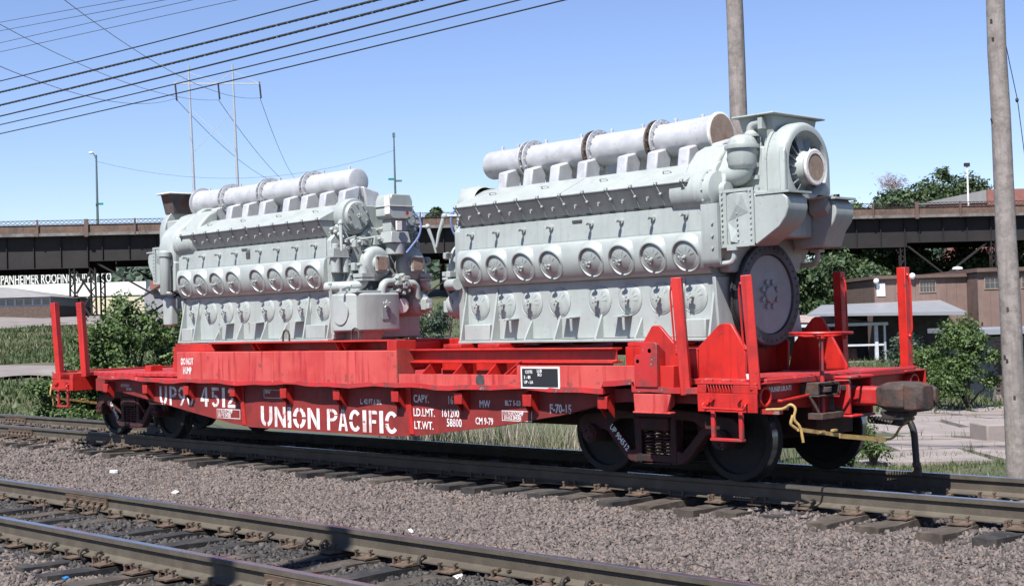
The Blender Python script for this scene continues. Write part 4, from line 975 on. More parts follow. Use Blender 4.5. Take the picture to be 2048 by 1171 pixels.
    # aftercooler ducts on both sides
    for s, xo in ((-1, 0.0), (1, -.20)):
        out = [(1.96, 1.44), (2.32, 1.43), (2.35, 1.385), (2.66+xo, 1.375), (2.71+xo, 1.33), (2.72+xo, 1.24), (2.69+xo, 1.15), (2.62+xo, 1.06), (2.36, .905), (2.02, .91), (1.99, 1.0)]
        b = MB(); b.prism(out, 'y', *sorted((s*.735, s*.40))); ac = P(b, "aftercooler_duct", bev=.012)
        b = MB(); b.box(2.36, 2.74+xo, *sorted((s*.745, s*.36)), 1.376, 1.396); b.box(1.94, 2.02, *sorted((s*.75, s*.738)), .92, 1.45); b.box(2.28, 2.345, *sorted((s*.755, s*.738)), .90, 1.45)
        b.box(1.95, 2.345, *sorted((s*.752, s*.738)), .895, .925); b.box(1.94, 2.345, *sorted((s*.752, s*.738)), 1.425, 1.455)
        P(b, "duct_flange", par=ac)
        b = MB()
        for z in np.arange(.96, 1.43, .052):
            for x in (1.975, 2.312): b.cyl((x, s*.735, z), (x, s*.765, z), .010, n=6)
            b.cyl((2.13+.04*(1.43-z), s*.735, z), (2.13+.04*(1.43-z), s*.750, z), .010, n=6)
        b.f and P(b, "duct_bolt", par=ac)
        b = MB(); b.add([(2.03, s*.737, 1.42), (2.27, s*.737, 1.42), (2.27, s*.737, 1.22), (2.03, s*.737, 1.15), (2.22, s*.770, 1.40), (2.16, s*.765, 1.30)], [(0, 1, 4), (1, 2, 4), (2, 5, 4), (2, 3, 5), (3, 0, 5), (0, 4, 5), (0, 1, 2, 3)]); P(b, "duct_swage", par=ac, sm=0)
        b = MB(); b.add([(2.03, s*.737, 1.13), (2.14, s*.737, 1.05), (2.16, s*.737, .93), (2.05, s*.737, .93), (2.08, s*.772, .95)], [(0, 1, 4), (1, 2, 4), (2, 3, 4), (3, 0, 4), (0, 1, 2, 3)]); P(b, "duct_swage", par=ac, sm=0)
        b = MB(); b.prism([(1.80, 1.20), (1.955, 1.30), (1.98, .95), (1.88, .76), (1.80, .78)], 'y', *sorted((s*.76, s*.50))); P(b, "duct_adapter", bev=.01)
        b = MB(); b.box(2.08-.055, 2.08+.055, *sorted((s*.765, s*.66)), .865, .897); b.tube(bend([(2.08, s*.72, .90), (2.08, s*.72, .75), (1.84, s*.735, .735)], .08, 8), .027, 10); P(b, "drain_pipe")
        b = MB(); b.box(2.10, 2.22, *sorted((s*.66, s*.58)), 1.44, 1.465); P(b, "lifting_pad")
        # sweeping lip from scroll to duct
        rows = []
        for i in range(11):
            t = i/10; y = s*(.30+.36*t); zz = 1.40-.13*math.sin(t*math.pi/2)+(.0)
            rows.append([(2.27, y, zz+.10*(1-t)), (2.47+xo*.6*t, y, zz+.02), (2.50+xo*.6*t, y, zz-.05), (2.46+xo*.6*t, y, zz-.13), (2.27, y, zz-.15)])
        b = MB(); b.add([p for r_ in rows for p in r_], [(i*5+j, i*5+(j+1) % 5, (i+1)*5+(j+1) % 5, (i+1)*5+j) for i in range(10) for j in range(5)]+[(0, 1, 2, 3, 4), (50, 51, 52, 53, 54)]); P(b, "scroll_outlet", sm=50)
    b = MB(); b.box(1.94, 2.24, -.395, .395, 1.0, 1.355); P(b, "turbine_base", bev=.02)
    # flywheel
    b = MB(); b.lathe([(.395, -.035), (.405, .0), (.51, .0), (.525, -.012), (.525, -.13), (.395, -.13)], (1.985, 0, .44), (1, 0, 0), 56); fw = P(b, "flywheel", M_FLY)
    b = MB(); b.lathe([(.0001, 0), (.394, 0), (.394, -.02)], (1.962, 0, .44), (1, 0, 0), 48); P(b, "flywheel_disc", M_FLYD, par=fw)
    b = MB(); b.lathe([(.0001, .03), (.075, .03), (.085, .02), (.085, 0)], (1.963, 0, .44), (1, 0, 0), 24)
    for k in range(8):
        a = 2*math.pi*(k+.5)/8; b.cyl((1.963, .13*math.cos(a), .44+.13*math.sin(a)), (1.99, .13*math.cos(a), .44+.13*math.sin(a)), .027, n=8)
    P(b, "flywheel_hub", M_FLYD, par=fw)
    for k in range(36):
        a = 2*math.pi*k/36; b = MB(); b.lathe([(.013, .0), (.013, .0025), (.0001, .0025)], (1.985, .47*math.cos(a), .44+.47*math.sin(a)), (1, 0, 0), 8); P(b, "hole_shade_disc", M_DARK, par=fw)  # raised dark discs paint the shade of holes in the rim
    b = MB()
    for k in range(90):
        a = 2*math.pi*k/90; b.bar((1.90, .525*math.cos(a), .44+.525*math.sin(a)), (1.90, .545*math.cos(a), .44+.545*math.sin(a)), .018, .05)
    b.lathe([(.526, -.025), (.530, -.025), (.530, .025), (.526, .025)], (1.90, 0, .44), (1, 0, 0), 56)
    o = P(b, "ring_gear", M_DARK, par=fw); o["kind"] = "stuff"
    # ---- accessory end (local -x)
    XA = -1.80
    gear = [(-.72, .02), (-.72, .60)]+[(-.76, .70), (-.76, 1.30), (-.70, 1.36), (-.50, 1.70), (-.42, 1.77), (.42, 1.77), (.50, 1.70), (.70, 1.36), (.76, 1.30), (.76, .70), (.72, .60), (.72, .02)]
    b = MB(); b.prism(gear, 'x', XA-.09, XA-.001); P(b, "accessory_end_plate", bev=.01)
    sc_ = []
    for k in range(44):
        a = 2*math.pi*k/44; rr = .50+(.035 if k % 4 < 2 else 0); sc_.append((rr*1.16*math.cos(a), .98+rr*.98*math.sin(a)))
    b = MB(); b.prism(sc_, 'x', XA-.20, XA-.092); P(b, "gear_cover", bev=.015)
    for k in range(22):
        a = 2*math.pi*k/22; b = MB(); b.cyl((XA-.20, .55*math.cos(a), .98+.465*math.sin(a)), (XA-.225, .55*math.cos(a), .98+.465*math.sin(a)), .014, n=6); P(b, "gear_cover_bolt")
    for s in (-1, 1):                                      # round camshaft end covers
        b = MB(); b.lathe([(.0001, .30), (.175, .30), (.19, .285), (.195, .26), (.225, .255), (.235, .22), (.235, .05), (.21, 0)], (XA+.08, s*.40, 1.615), (-1, 0, 0), 36)
        for k in range(9):
            a = 2*math.pi*k/9; b.cyl((XA-.205, s*.40+.15*math.cos(a), 1.615+.15*math.sin(a)), (XA-.235, s*.40+.15*math.cos(a), 1.615+.15*math.sin(a)), .011, n=6)
        hand_knob(b, (XA-.22, s*.40, 1.615), (-1, 0, 0), .03, .02); P(b, "end_cover")
        b = MB(); b.prism([(s*.66, 1.42), (s*.40, 1.36), (s*.22, 1.42), (s*.22, 1.60), (s*.62, 1.62)], 'x', XA-.16, XA-.091); P(b, "end_cover_neck", bev=.02)
    # governor
    b = MB(); b.prism([(-.15, 1.56), (-.19, 1.60), (-.19, 1.80), (-.15, 1.88), (.15, 1.88), (.19, 1.80), (.19, 1.60), (.15, 1.56)], 'x', XA-.62, XA-.32); gv = P(b, "governor", bev=.01)
    b = MB(); b.box(XA-.635, XA-.305, -.205, .205, 1.715, 1.73); b.box(XA-.56, XA-.38, -.13, .13, 1.40, 1.559); P(b, "governor_body", par=gv, bev=.01)
    b = MB(); b.add([(XA-.58, -.14, 1.40), (XA-.36, -.14, 1.40), (XA-.36, .14, 1.40), (XA-.58, .14, 1.40), (XA-.60, -.17, 1.25), (XA-.34, -.17, 1.25), (XA-.34, .17, 1.25), (XA-.60, .17, 1.25)], [(0,1,2,3),(4,7,6,5),(0,4,5,1),(1,5,6,2),(2,6,7,3),(3,7,4,0)]); b.cyl((XA-.47, 0, 1.249), (XA-.47, 0, 1.10), .125, n=20); P(b, "governor_base", par=gv, bev=.008)
    MB().box(XA-.622, XA-.52, .192, .200, 1.62, 1.86).build("wrapped_connector", M_PAPER, gv); MB().obox((XA-.63, .06, 1.47), .03, .08, .12).build("wrapped_plug", M_PAPER, gv)
    MB().box(XA-.645, XA-.637, -.10, -.06, 1.61, 1.66).build("governor_tag", M_REDW, gv)
    b = MB(); b.cyl((XA-.32, .45, 1.30), (XA-.40, -.12, 1.38), .018, n=8); P(b, "control_shaft")
    MB().tube(bend([(XA-.60, -.22, 1.66), (XA-.66, -.30, 1.55), (XA-.66, -.28, 1.35), (XA-.58, -.10, 1.12)], .1, 6), .014, 7).build("control_hose", M_BLUE, e)
    # layshaft levers
    for s in (-1, 1):
        b = MB(); b.tube(bend([(XA-.05, s*.52, 1.48), (XA-.16, s*.66, 1.50), (XA-.30, s*.74, 1.50)], .05, 4), .018, 7); b.tube([(XA-.28, s*.74, 1.50), (XA-.34, s*.78, 1.30), (XA-.37, s*.80, 1.14)], .02, 8, rad=[.028, .021, .014]); b.ball((XA-.28, s*.74, 1.50), .04, n=8, m=6); P(b, "injector_lever")
        b = MB()
        for k in range(4): b.tube(bend([(XA-.02+.02*k, s*.70, 1.46-.03*k), (XA-.12-.03*k, s*(.68-.02*k), 1.48-.02*k), (XA-.22, s*(.60-.02*k), 1.38-.04*k), (XA-.21, s*(.58-.03*k), 1.24-.03*k)], .06, 5), .010, 6)
        for k in range(5): b.ball((XA-.05-.04*k, s*(.71-.03*k), 1.44-.035*k), .03, n=8, m=6)
        P(b, "fuel_line")
        # water pump scroll
        yc = s*.30; zc2 = .98
        b = MB(); b.lathe([(.0001, .14), (.10, .14), (.11, .10), (.16, .10), (.20, .085), (.225, .05), (.225, -.02), (.19, -.06), (.12, -.08), (.12, -.16)], (XA-.40, yc, zc2), (-1, 0, 0), 30); wp = P(b, "water_pump")
        b = MB(); b.torus((XA-.41, yc, zc2), (1, 0, 0), .165, .062, 30, 10); P(b, "pump_scroll", par=wp)
        b = MB(); b.obox((XA-.555, yc, zc2), .02, .20, .20); P(b, "pump_flange", par=wp, bev=.004)
        MB().obox((XA-.57, yc, zc2), .012, .165, .165).build("board_cap", M_WOOD, wp)
        for i, j in ((1, 1), (1, -1), (-1, 1), (-1, -1)): P(MB().cyl((XA-.56, yc+i*.088, zc2+j*.088), (XA-.585, yc+i*.088, zc2+j*.088), .012, n=6), "pump_bolt", par=wp)
        b = MB(); b.tube(bend([(XA-.42, s*.49, .95), (XA-.42, s*.49, .70), (XA-.30, s*.70, .69), (XA-.02, s*.79, .69)], .14, 8), .068, 16); b.obox((XA-.42, s*.49, .83), .19, .20, .05); b.obox((XA-.42, s*.49, .775), .19, .20, .03); P(b, "water_pipe")
    # scavenging oil pump in the middle with pipes
    b = MB(); b.lathe([(.0001, .16), (.10, .16), (.11, .13), (.14, .12), (.14, .0), (.12, -.2)], (XA-.42, -.02, .71), (-1, 0, 0), 14)
    for k in range(8):
        a = 2*math.pi*k/8; b.cyl((XA-.54, -.02+.12*math.cos(a), .71+.12*math.sin(a)), (XA-.62, -.02+.115*math.cos(a), .71+.115*math.sin(a)), .026, n=7)
    for k in range(4): b.obox((XA-.60, -.02+random.uniform(-.08, .08), .71+random.uniform(-.08, .08)), .06, .07, .06)
    P(b, "scavenging_pump", bev=.004)
    b = MB(); b.tube(bend([(XA-.54, .10, .74), (XA-.56, .30, .73), (XA-.55, .31, .50)], .11, 8), .055, 14); b.tube(bend([(XA-.50, -.14, .72), (XA-.50, -.32, .72), (XA-.48, -.34, .52)], .11, 8), .055, 14); P(b, "oil_pipe")
    # strainer housing (big rounded box) on the +y side
    b = MB(); c = .07; X0, X1, Y0, Y1 = XA-.62, XA-.12, .06, .80
    out = [(X0+c*2.2, Y0), (X1, Y0), (X1, Y1), (X0+.16, Y1), (X0+.05, Y1-.06), (X0, Y1-.17), (X0, Y0+.03), (X0+.02, Y0)]
    b.prism(out, 'z', .11, .60); sb = P(b, "oil_strainer", bev=.025)
    b = MB(); b.box(X0+.03, X1-.02, Y0+.03, Y1-.04, .601, .63); 
    for k in range(5): b.cyl((X0+.10+.08*k, Y1-.12, .63), (X0+.10+.08*k, Y1-.12, .655), .045, n=12)
    b.obox((X0+.1, Y0+.18, .645), .14, .18, .03); b.cyl((X0+.1, Y0+.18, .66), (X0+.1, Y0+.18, .70), .05, n=12); P(b, "strainer_lid", par=sb, bev=.005)
    b = MB(); hand_knob(b, (X0, Y0+.26, .455), (-1, 0, 0), .05, .03); P(b, "strainer_knob", par=sb)
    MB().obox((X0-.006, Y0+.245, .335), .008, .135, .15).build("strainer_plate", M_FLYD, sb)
    b = MB(); b.cyl((X1-.2, .80, .36), (X1-.2, .815, .36), .16, n=28); b.lathe([(.0001, .05), (.15, .05), (.20, .0)], (XA-.12, .55, .36), (1, 0, 0), 24); P(b, "strainer_neck", par=sb)
    b = MB(); b.lathe([(.0001, .02), (.085, .018), (.10, .005), (.105, -.10)], (XA-.56, -.03, .43), (-1, 0, 0), 20); P(b, "paper_wrap", M_PAPER)
    b = MB(); b.cyl((XA-.25, -.03, .43), (XA-.55, -.03, .43), .10, n=20); P(b, "oil_inlet_pipe")
    b = MB(); b.cyl((XA-.10, -.42, .46), (XA-.42, -.42, .46), .17, n=24); b.lathe([(.17, 0), (.15, .06), (.08, .10), (.0001, .11)], (XA-.42, -.42, .46), (-1, 0, 0), 24); P(b, "oil_pump_drum")
    b = MB()
    for k in range(4): b.cyl((XA-.52, -.42+.0, .36+.05*k), (XA-.62, -.42, .36+.05*k), .030, n=8)
    b.obox((XA-.58, -.42, .44), .10, .12, .14); b.obox((XA-.66, -.40, .42), .06, .06, .07); P(b, "relief_valve", bev=.006)
    b = MB(); b.prism([(XA-.02, .0), (XA-.02, .11), (X0+.14, .11), (X0+.22, .0)], 'y', .22, .56); P(b, "strainer_foot")
    # dense small plumbing in front of the gear cover
    r2 = random.Random(5)
    for k in range(26):
        y, z = r2.uniform(-.68, .74), r2.uniform(.62, 1.52); x = XA-r2.uniform(.20, .34)
        b = MB(); ty = r2.random()
        if ty < .45:
            p = [(x, y, z)]
            for j in range(3): p.append((p[-1][0]+r2.uniform(-.07, .05), p[-1][1]+r2.uniform(-.16, .16), p[-1][2]+r2.uniform(-.18, .10)))
            b.tube(bend(p, .05, 4), r2.uniform(.008, .018), 7); b.cyl(p[0], Vector(p[0])+Vector((-.03, 0, 0)), .026, n=6); b.cyl(p[-1], Vector(p[-1])+Vector((0, 0, -.035)), .024, n=6)
            P(b, "small_pipe", M_ENG if ty < .36 else M_DARK)
        elif ty < .75:
            b.cyl((x, y, z), (x-.07, y, z), r2.uniform(.025, .045), n=10); b.cyl((x-.07, y, z), (x-.09, y, z), .018, n=6); b.obox((x-.02, y, z), .04, .11, .07); P(b, "pipe_fitting", bev=.004)
        else:
            b.obox((x-.03, y, z), .08, r2.uniform(.06, .14), r2.uniform(.06, .12)); b.cyl((x-.07, y, z+.02), (x-.12, y, z+.02), .022, n=8); b.bar((x-.12, y-.04, z+.02), (x-.12, y+.04, z+.02), .012); P(b, "valve", bev=.005)
    # fuel filters
    b = MB(); b.box(XA-.20, XA-.08, .50, .80, 1.085, 1.19); b.box(XA-.21, XA-.07, .48, .82, 1.07, 1.084); b.cyl((XA-.14, .58, 1.19), (XA-.14, .58, 1.24), .05); b.cyl((XA-.14, .72, 1.19), (XA-.14, .72, 1.25), .05); ff = P(b, "fuel_filter_head", bev=.006)
    for y in (.575, .725): P(MB().lathe([(.0001, 0), (.055, 0), (.066, .012), (.066, .20)], (XA-.14, y, .87), (0, 0, 1), 20), "fuel_filter", par=ff)
    b = MB(); b.tube(bend([(XA-.14, .58, .87), (XA-.14, .60, .76), (XA-.10, .74, .70), (XA-.09, .78, .60), (XA-.09, .775, .10)], .06, 5), .014, 7)
    for k in range(2): b.tube(bend([(XA-.12-.03*k, .82, .74), (XA-.10-.03*k, .80, .62), (XA-.115-.03*k, .785, .08)], .06, 4), .013, 7)
    P(b, "oil_line")
    return e
eng_r = make_engine("diesel_engine", "right grey locomotive diesel engine with its big flywheel and tan board caps showing")
eng_l = make_engine("diesel_engine", "left grey locomotive diesel engine with its pumps and governor end showing", False)
eng_r.location = (-1.28, 0, 1.35)
eng_l.location = (-7.44, 0, 1.405); eng_l.rotation_euler = (0, 0, math.pi)
SH = {"exhaust_outlet": .70, "outlet_flange": .70, "outlet_fin": .70, "turbine_casing": .45, "casing_rib": .45, "turbine_base": .3, "aftercooler_duct": .22, "duct_adapter": .12, "drain_pipe": .2, "lifting_pad": .2, "compressor_scroll": .5, "scroll_back_flange": .5, "scroll_outlet": .4,
      "separator_elbow": .1, "oil_separator": .1, "separator_flange": .1, "separator_pipe": .5}
for o in kids(eng_l):
    nm = o.name.split('.')[0]
    if nm in SH: o.location.x += SH[nm]
    if nm == "exhaust_outlet": o.data.materials[0] = M_STACK; o.location.z += .12; o.scale = (.80, .80, .95); o.location.x += .42; o.location.z += .10
    if nm == "outlet_flange": o.data.materials[0] = M_PAPER; o.location.z += .12; o.scale = (.80, .80, .95); o.location.x += .42; o.location.z += .10
    if nm == "outlet_fin": o.data.materials[0] = M_STACK; o.location.z += .12
b = MB(); b.box(-.06, .03, .762, .772, 1.16, 1.25); b.build("data_plate", M_PLATE, eng_l)
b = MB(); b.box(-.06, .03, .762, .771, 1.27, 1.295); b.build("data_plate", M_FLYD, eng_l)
# extras on the left engine's far end: rounded cowl and a tall canister
cow = [(-.76, .95), (-.78, 1.40), (-.74, 1.58), (-.66, 1.70), (-.52, 1.80), (-.38, 1.92), (-.26, 1.96), (.26, 1.96), (.38, 1.92), (.52, 1.80), (.66, 1.70), (.74, 1.58), (.78, 1.40), (.76, .95)]
MB().prism(cow, 'x', 1.94, 2.38).build("turbocharger_cowl", M_ENG, eng_l, bevel=.05)
b = MB(); b.lathe([(.0001, 0), (.07, 0), (.08, .015), (.08, .56), (.095, .57), (.095, .63), (.06, .66), (.0001, .665)], (2.03, .86, .72), (0, 0, 1), 20); b.obox((2.03, .80, 1.2), .10, .12, .10); b.build("oil_canister", M_ENG, eng_l)
b = MB(); b.box(2.0, 2.24, .66, .80, .26, .68); b.build("side_reservoir", M_ENG, eng_l, bevel=.03)
MB().tube(bend([(2.3, .80, .80), (2.15, .86, .76), (1.85, .88, .74)], .08, 5), .022, 8).build("drain_pipe", M_ENG, eng_l)

# ================================================================== BACKGROUND
# ---- viaduct
BA = math.atan2(.77479127, .63221712)
bridge = empty("road_viaduct", (-85.14, 30.9, 0), BA, "long dark steel road viaduct with brown fascia crossing behind the flatcar", "bridge")  # viaduct numbers, like those of car and cables, taken from image pixels
def bk(b, nm, m, par=None, bev=0): return b.build(nm, m, par or bridge, bevel=bev, smooth=0)
bx = [(-45, 5.95, 6.2), (5.97, 31, 6.66), (31.02, 65.4, 6.30), (65.42, 100, 6.62), (100.02, 140, 6.3)]
for x0, x1, zb in bx:
    for y in (.45, 10.2):
        b = MB(); b.box(x0, x1, y, y+.03, zb+.04, 8.40); b.box(x0, x1, y-.18, y+.21, zb, zb+.039)
        for X in np.arange(x0+.9, x1, 1.85): b.box(X-.02, X+.02, y-.14, y-.001, zb+.04, 8.40)
        bk(b, "plate_girder", M_BRG)
bk(MB().box(-45, 140, .3, 10.6, 8.41, 8.62), "bridge_deck", M_BRG)
for X in np.arange(-44.2, 139, 3.34):
    bk(MB().box(X+.06, X+3.28, -.02, .06, 8.66, 9.24), "fascia_board", M_BRF)
    bk(MB().box(X+.02, X+3.32, -.16, .32, 8.45, 8.655), "kerb_slab", M_BRC)
for i, X in enumerate(np.arange(-44.2, 140, 3.34)):
    w = .13 if i % 2 else .06
    bk(MB().box(X-w, X+w, -.20, -.03, 8.36 if i % 2 else 8.42, 9.60), "railing_post", M_BRC if False else M_BROWND)
for X in np.arange(-44.2, 100, 3.34):
    b = MB(); b.box(X+.1, X+3.24, -.10, -.06, 9.52, 9.56); b.box(X+.1, X+3.24, -.10, -.06, 9.255, 9.285)
    n = 10
    for k in range(n):
        xa, xb = X+.1+3.14*k/n, X+.1+3.14*(k+1)/n
        b.bar((xa, -.085, 9.28), (xb, -.085, 9.53), .02, .026); b.bar((xa, -.07, 9.53), (xb, -.07, 9.28), .02, .026)
    bk(b, "railing_lattice", M_BRG)
def col_lat(x, y, z0, z1, lean=0.0, w=.32):
    b = MB(); L = z1-z0
    f = lambda t, s: (x+lean*(1-t)+s*w/2, y, z0+L*t)
    for s in (-1, 1):
        for dy in (-.16, .16): b.bar((f(0, s)[0], y+dy, z0), (f(1, s)[0], y+dy, z1), .08, .07)
    n = int(L/.42)
    for k in range(n):
        t0, t1 = k/n, (k+1)/n
        b.bar(f(t0, -1 if k % 2 else 1), f(t1, 1 if k % 2 else -1), .24, .04)
    return bk(b, "column", M_BRG)
def bgz(x, y): 
    c, s_ = math.cos(BA), math.sin(BA); return gz(-85.14+c*x-s_*y, 30.9+s_*x+c*y)
for x, y, zt, le in ((4.75, .5, 6.19, -.05), (6.15, .5, 6.19, .05), (13.9, .5, 6.64, 0), (33, .5, 6.28, 0), (65.0, .5, 6.28, .08), (72.0, .5, 6.60, .1), (88, .5, 6.6, 0), (62.2, 10.3, 6.28, 0), (4.9, 10.3, 6.18, 0), (14, 10.3, 6.64, 0), (33, 10.3, 6.28, 0), (-12, .5, 6.19, 0), (-13.5, .5, 6.19, 0)):
    col_lat(x, y, bgz(x, y)-.3, zt, le)
def brace(p, q, w=.16): bk(MB().bar(p, q, w, w*.8), "bracing_bar", M_BRG)
for a in (((6.5, .5, 6.5), (13.7, .5, 2.2)), ((6.5, .5, 2.3), (13.7, .5, 6.5)), ((5.0, .5, 6.0), (6.0, .5, 4.4)), ((6.0, .5, 6.0), (5.0, .5, 4.4)), ((5.0, .5, 4.3), (6.0, .5, 2.7)), ((6.0, .5, 4.3), (5.0, .5, 2.7)), ((7.5, 10.3, 6.4), (13.7, 10.3, 2.4)), ((7.5, 10.3, 2.4), (13.7, 10.3, 6.4)),
          ((65.5, .5, 6.35), (68.25, .5, 4.2)), ((71.6, .5, 6.5), (68.3, .5, 4.15)), ((33.2, .5, 6.2), (27, .5, 2.0)), ((33.0, .7, 3.2), (37.5, .7, .8))): brace(*a)
def bridge_thing(name, x, y, z, label, cat, group=None):
    c, s_ = math.cos(BA), math.sin(BA)
    return empty(name, (-85.14+c*x-s_*y, 30.9+s_*x+c*y, z), BA, label, cat, group)
o = bridge_thing("street_lamp", 6.5, .8, 8.6, "thin green street lamp with one arm at the left end of the viaduct", "street lamp")
MB().tube([(0, 0, 0), (0, 0, 5.6)], .08, 8, rad=[.10, .06]).build("lamp_post", M_LAMPG, o); MB().tube([(0, 0, 5.2), (-.08, 0, 5.5), (-.2, 0, 5.72), (-.30, 0, 5.76)], .04, 6).build("lamp_arm", M_LAMPG, o)
MB().ball((-.36, 0, 5.76), .16, .12, .09).build("lamp_head", M_WHITEP, o); MB().box(.05, .42, -.01, .01, 2.05, 2.20).build("street_sign", M_SIGNG, o); MB().box(-.09, .0, -.12, -.06, 2.0, 2.12).build("control_box", M_DARK, o)
o = bridge_thing("street_lamp", 27.55, .8, 8.6, "green pole with two green street signs above the gap between the engines", "street sign")
MB().tube([(0, 0, 0), (0, 0, 6.8)], .07, 8, rad=[.10, .05]).build("lamp_post", M_LAMPG, o); MB().box(-.10, .10, -.08, .08, 6.55, 6.85).build("lamp_head", M_LAMPG, o)
MB().box(-.48, -.06, -.01, .01, 3.42, 3.58).build("street_sign", M_SIGNG, o); MB().box(.06, .50, -.01, .01, 3.30, 3.44).build("street_sign", M_LAMPG, o)
o = bridge_thing("street_lamp", 22.9, 10, 8.6, "double armed street lamp just above the left manifold", "street lamp")
MB().tube([(0, 0, 0), (0, 0, 4.9)], .06, 8).build("lamp_post", M_GALV, o); MB().tube(bend([(-.2, 0, 4.5), (0, 0, 4.35), (.5, 0, 4.75), (1.1, 0, 4.7)], .2, 5), .03, 6).build("lamp_arm", M_GALV, o); MB().ball((1.2, 0, 4.68), .16, .1, .06).build("lamp_head", M_GALV, o)
o = bridge_thing("street_lamp", 71.8, 4, 8.6, "pale floodlight pole above the viaduct near the wooden pole", "street lamp")
MB().cyl((0, 0, 0), (0, 0, 4.0), .07, n=8).build("lamp_post", M_WWALL, o); MB().box(-.22, .18, -.12, .12, 4.0, 4.28).build("lamp_head", M_DARK, o)

# ---- buildings that face the camera side
class BL:
    def __init__(s, name, u0, d, zb, label, cat="building"):
        s.u0, s.d, s.zb = u0, d, zb; s.r = empty(name, ud(u0, d, zb), YAW, label, cat)
    def p(s, b, nm, m, par=None, bev=0, smooth=0):
        o = b.build(nm, m, par or s.r, bevel=bev, smooth=smooth)
        if par is None:
            for k in kids(s.r):
                if k.name.split('.')[0] == nm: k.location = (-s.u0, -s.d, -s.zb)
        return o
def U(px, py, d): return uz(px, py, d)[0]
def Zp(px, py, d): return uz(px, py, d)[1]
def window(B, x0, x1, z0, z1, y, cols, rows, fm=None, gm=None):
    w = B.p(MB().box(x0, x1, y-.02, y-.012, z0, z1), "window", gm or M_GLASS)
    b = MB(); t = .06
    for r in ((x0-t, x1+t, z1, z1+t), (x0-t, x1+t, z0-t, z0), (x0-t, x0, z0, z1), (x1, x1+t, z0, z1)): b.box(r[0], r[1], y-.05, y+.01, r[2], r[3])
    for i in range(1, cols): X = x0+(x1-x0)*i/cols; b.box(X-.018, X+.018, y-.04, y-.021, z0, z1)
    for i in range(1, rows): Z = z0+(z1-z0)*i/rows; b.box(x0, x1, y-.038, y-.021, Z-.015, Z+.015)
    B.p(b, "window_frame", fm or M_FRAME, par=w)
D1 = 88.0
xa, xb, xc = U(1749, 580, D1), U(1934, 580, D1), U(2150, 580, D1); zr, zr2 = Zp(1840, 556, D1), Zp(1990, 545, D1)
B = BL("brown_building", (xa+xb)/2, D1, -1.5, "low brown board building with barred windows and a carport on the right")
B.p(MB().box(xa, xb, D1+.05, D1+14, -1.8, zr-.05), "wall", M_BROWND)
n = 9
for i in range(n): B.p(MB().box(xa+(xb-xa)*i/n+.006, xa+(xb-xa)*(i+1)/n-.006, D1, D1+.045, -1.6, zr), "siding_board", M_BROWN)
B.p(MB().box(xb+.02, xc, D1-1.95, D1+12, -1.8, zr2-.05), "wall", M_BROWND)
n = 9
for i in range(n): B.p(MB().box(xb+.02+(xc-xb)*i/n+.006, xb+.02+(xc-xb)*(i+1)/n-.006, D1-2.0, D1-1.955, -1.6, zr2), "siding_board", M_BROWN)
B.p(MB().box(xa-.15, xb, D1-.25, D1+14.2, zr+.01, zr+.22), "roof_edge", M_BROWND); B.p(MB().box(xb-.1, xc+.1, D1-2.3, D1+12.2, zr2+.01, zr2+.25), "roof_edge", M_BROWND)
x0, x1 = U(1840, 570, D1), U(1870, 570, D1); window(B, x0, x1, Zp(1855, 583, D1), Zp(1855, 561, D1), D1, 5, 2)
x0, x1 = U(1795, 575, D1), U(1806, 575, D1); window(B, x0, x1, Zp(1800, 584, D1), Zp(1800, 564, D1), D1, 2, 2)
x0, x1 = U(1970, 565, D1-2), U(2009, 565, D1-2); window(B, x0, x1, Zp(1990, 576, D1-2), Zp(1990, 554, D1-2), D1-2.0, 4, 2)
x0, x1 = U(2044, 565, D1-2), U(2075, 565, D1-2); window(B, x0, x1, Zp(2050, 574, D1-2), Zp(2050, 552, D1-2), D1-2.0, 3, 2)
B.p(MB().box(U(1753, 578, D1), U(1770, 578, D1), D1-.05, D1-.01, Zp(1761, 592, D1), Zp(1761, 566, D1)), "notice_board", M_WHITEP)
B.p(MB().ball((U(1751, 562, D1), D1-.2, Zp(1751, 562, D1)), .18), "roof_vent", M_WHITEP, smooth=40); B.p(MB().ball((U(1823, 552, D1), D1-.2, Zp(1823, 552, D1)), .20), "roof_vent", M_WHITEP, smooth=40)
B.p(MB().lathe([(.12, 0), (.12, .15), (.34, .17), (.30, .30), (.0001, .36)], (U(1946, 543, D1), D1+3, zr2+.2), (0, 0, 1), 14), "roof_vent", M_WHITEP, smooth=40)
# carport in front
DC = 83.0
xl, xr = U(1614, 627, DC), U(1932, 612, DC); zl, zr_ = Zp(1614, 628, DC), Zp(1932, 622, DC); zm = Zp(1720, 622, DC)
C2 = BL("carport", (xl+xr)/2, DC, -1.5, "open carport with pale metal roof and white timber posts beside the brown building", "carport")
b = MB(); b.add([(xl, DC, zl), (xr, DC, zr_), (xr, DC+5, zr_+.75), (xl+2, DC+5, zl+.55), (xl, DC, zl-.12), (xr, DC, zr_-.22), (xr, DC+5, zr_+.55), (xl+2, DC+5, zl+.43)], [(0,1,2,3),(4,7,6,5),(0,4,5,1),(1,5,6,2),(2,6,7,3),(3,7,4,0)]); C2.p(b, "carport_roof", M_WROOF)
b = MB(); b.add([(U(1585, 640, DC), DC+1.5, Zp(1585, 645, DC)), (U(1760, 640, DC), DC+1.5, Zp(1760, 644, DC)), (U(1700, 640, DC), DC+5, Zp(1700, 628, DC)), (U(1570, 640, DC), DC+5, Zp(1570, 630, DC))], [(0, 1, 2, 3)]); C2.p(b, "lean_to_roof", M_PROOF)
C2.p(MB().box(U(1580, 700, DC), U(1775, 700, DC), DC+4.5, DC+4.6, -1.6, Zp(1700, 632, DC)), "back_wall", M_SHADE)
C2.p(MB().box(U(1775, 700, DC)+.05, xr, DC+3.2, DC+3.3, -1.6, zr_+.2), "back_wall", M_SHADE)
zg = -1.5
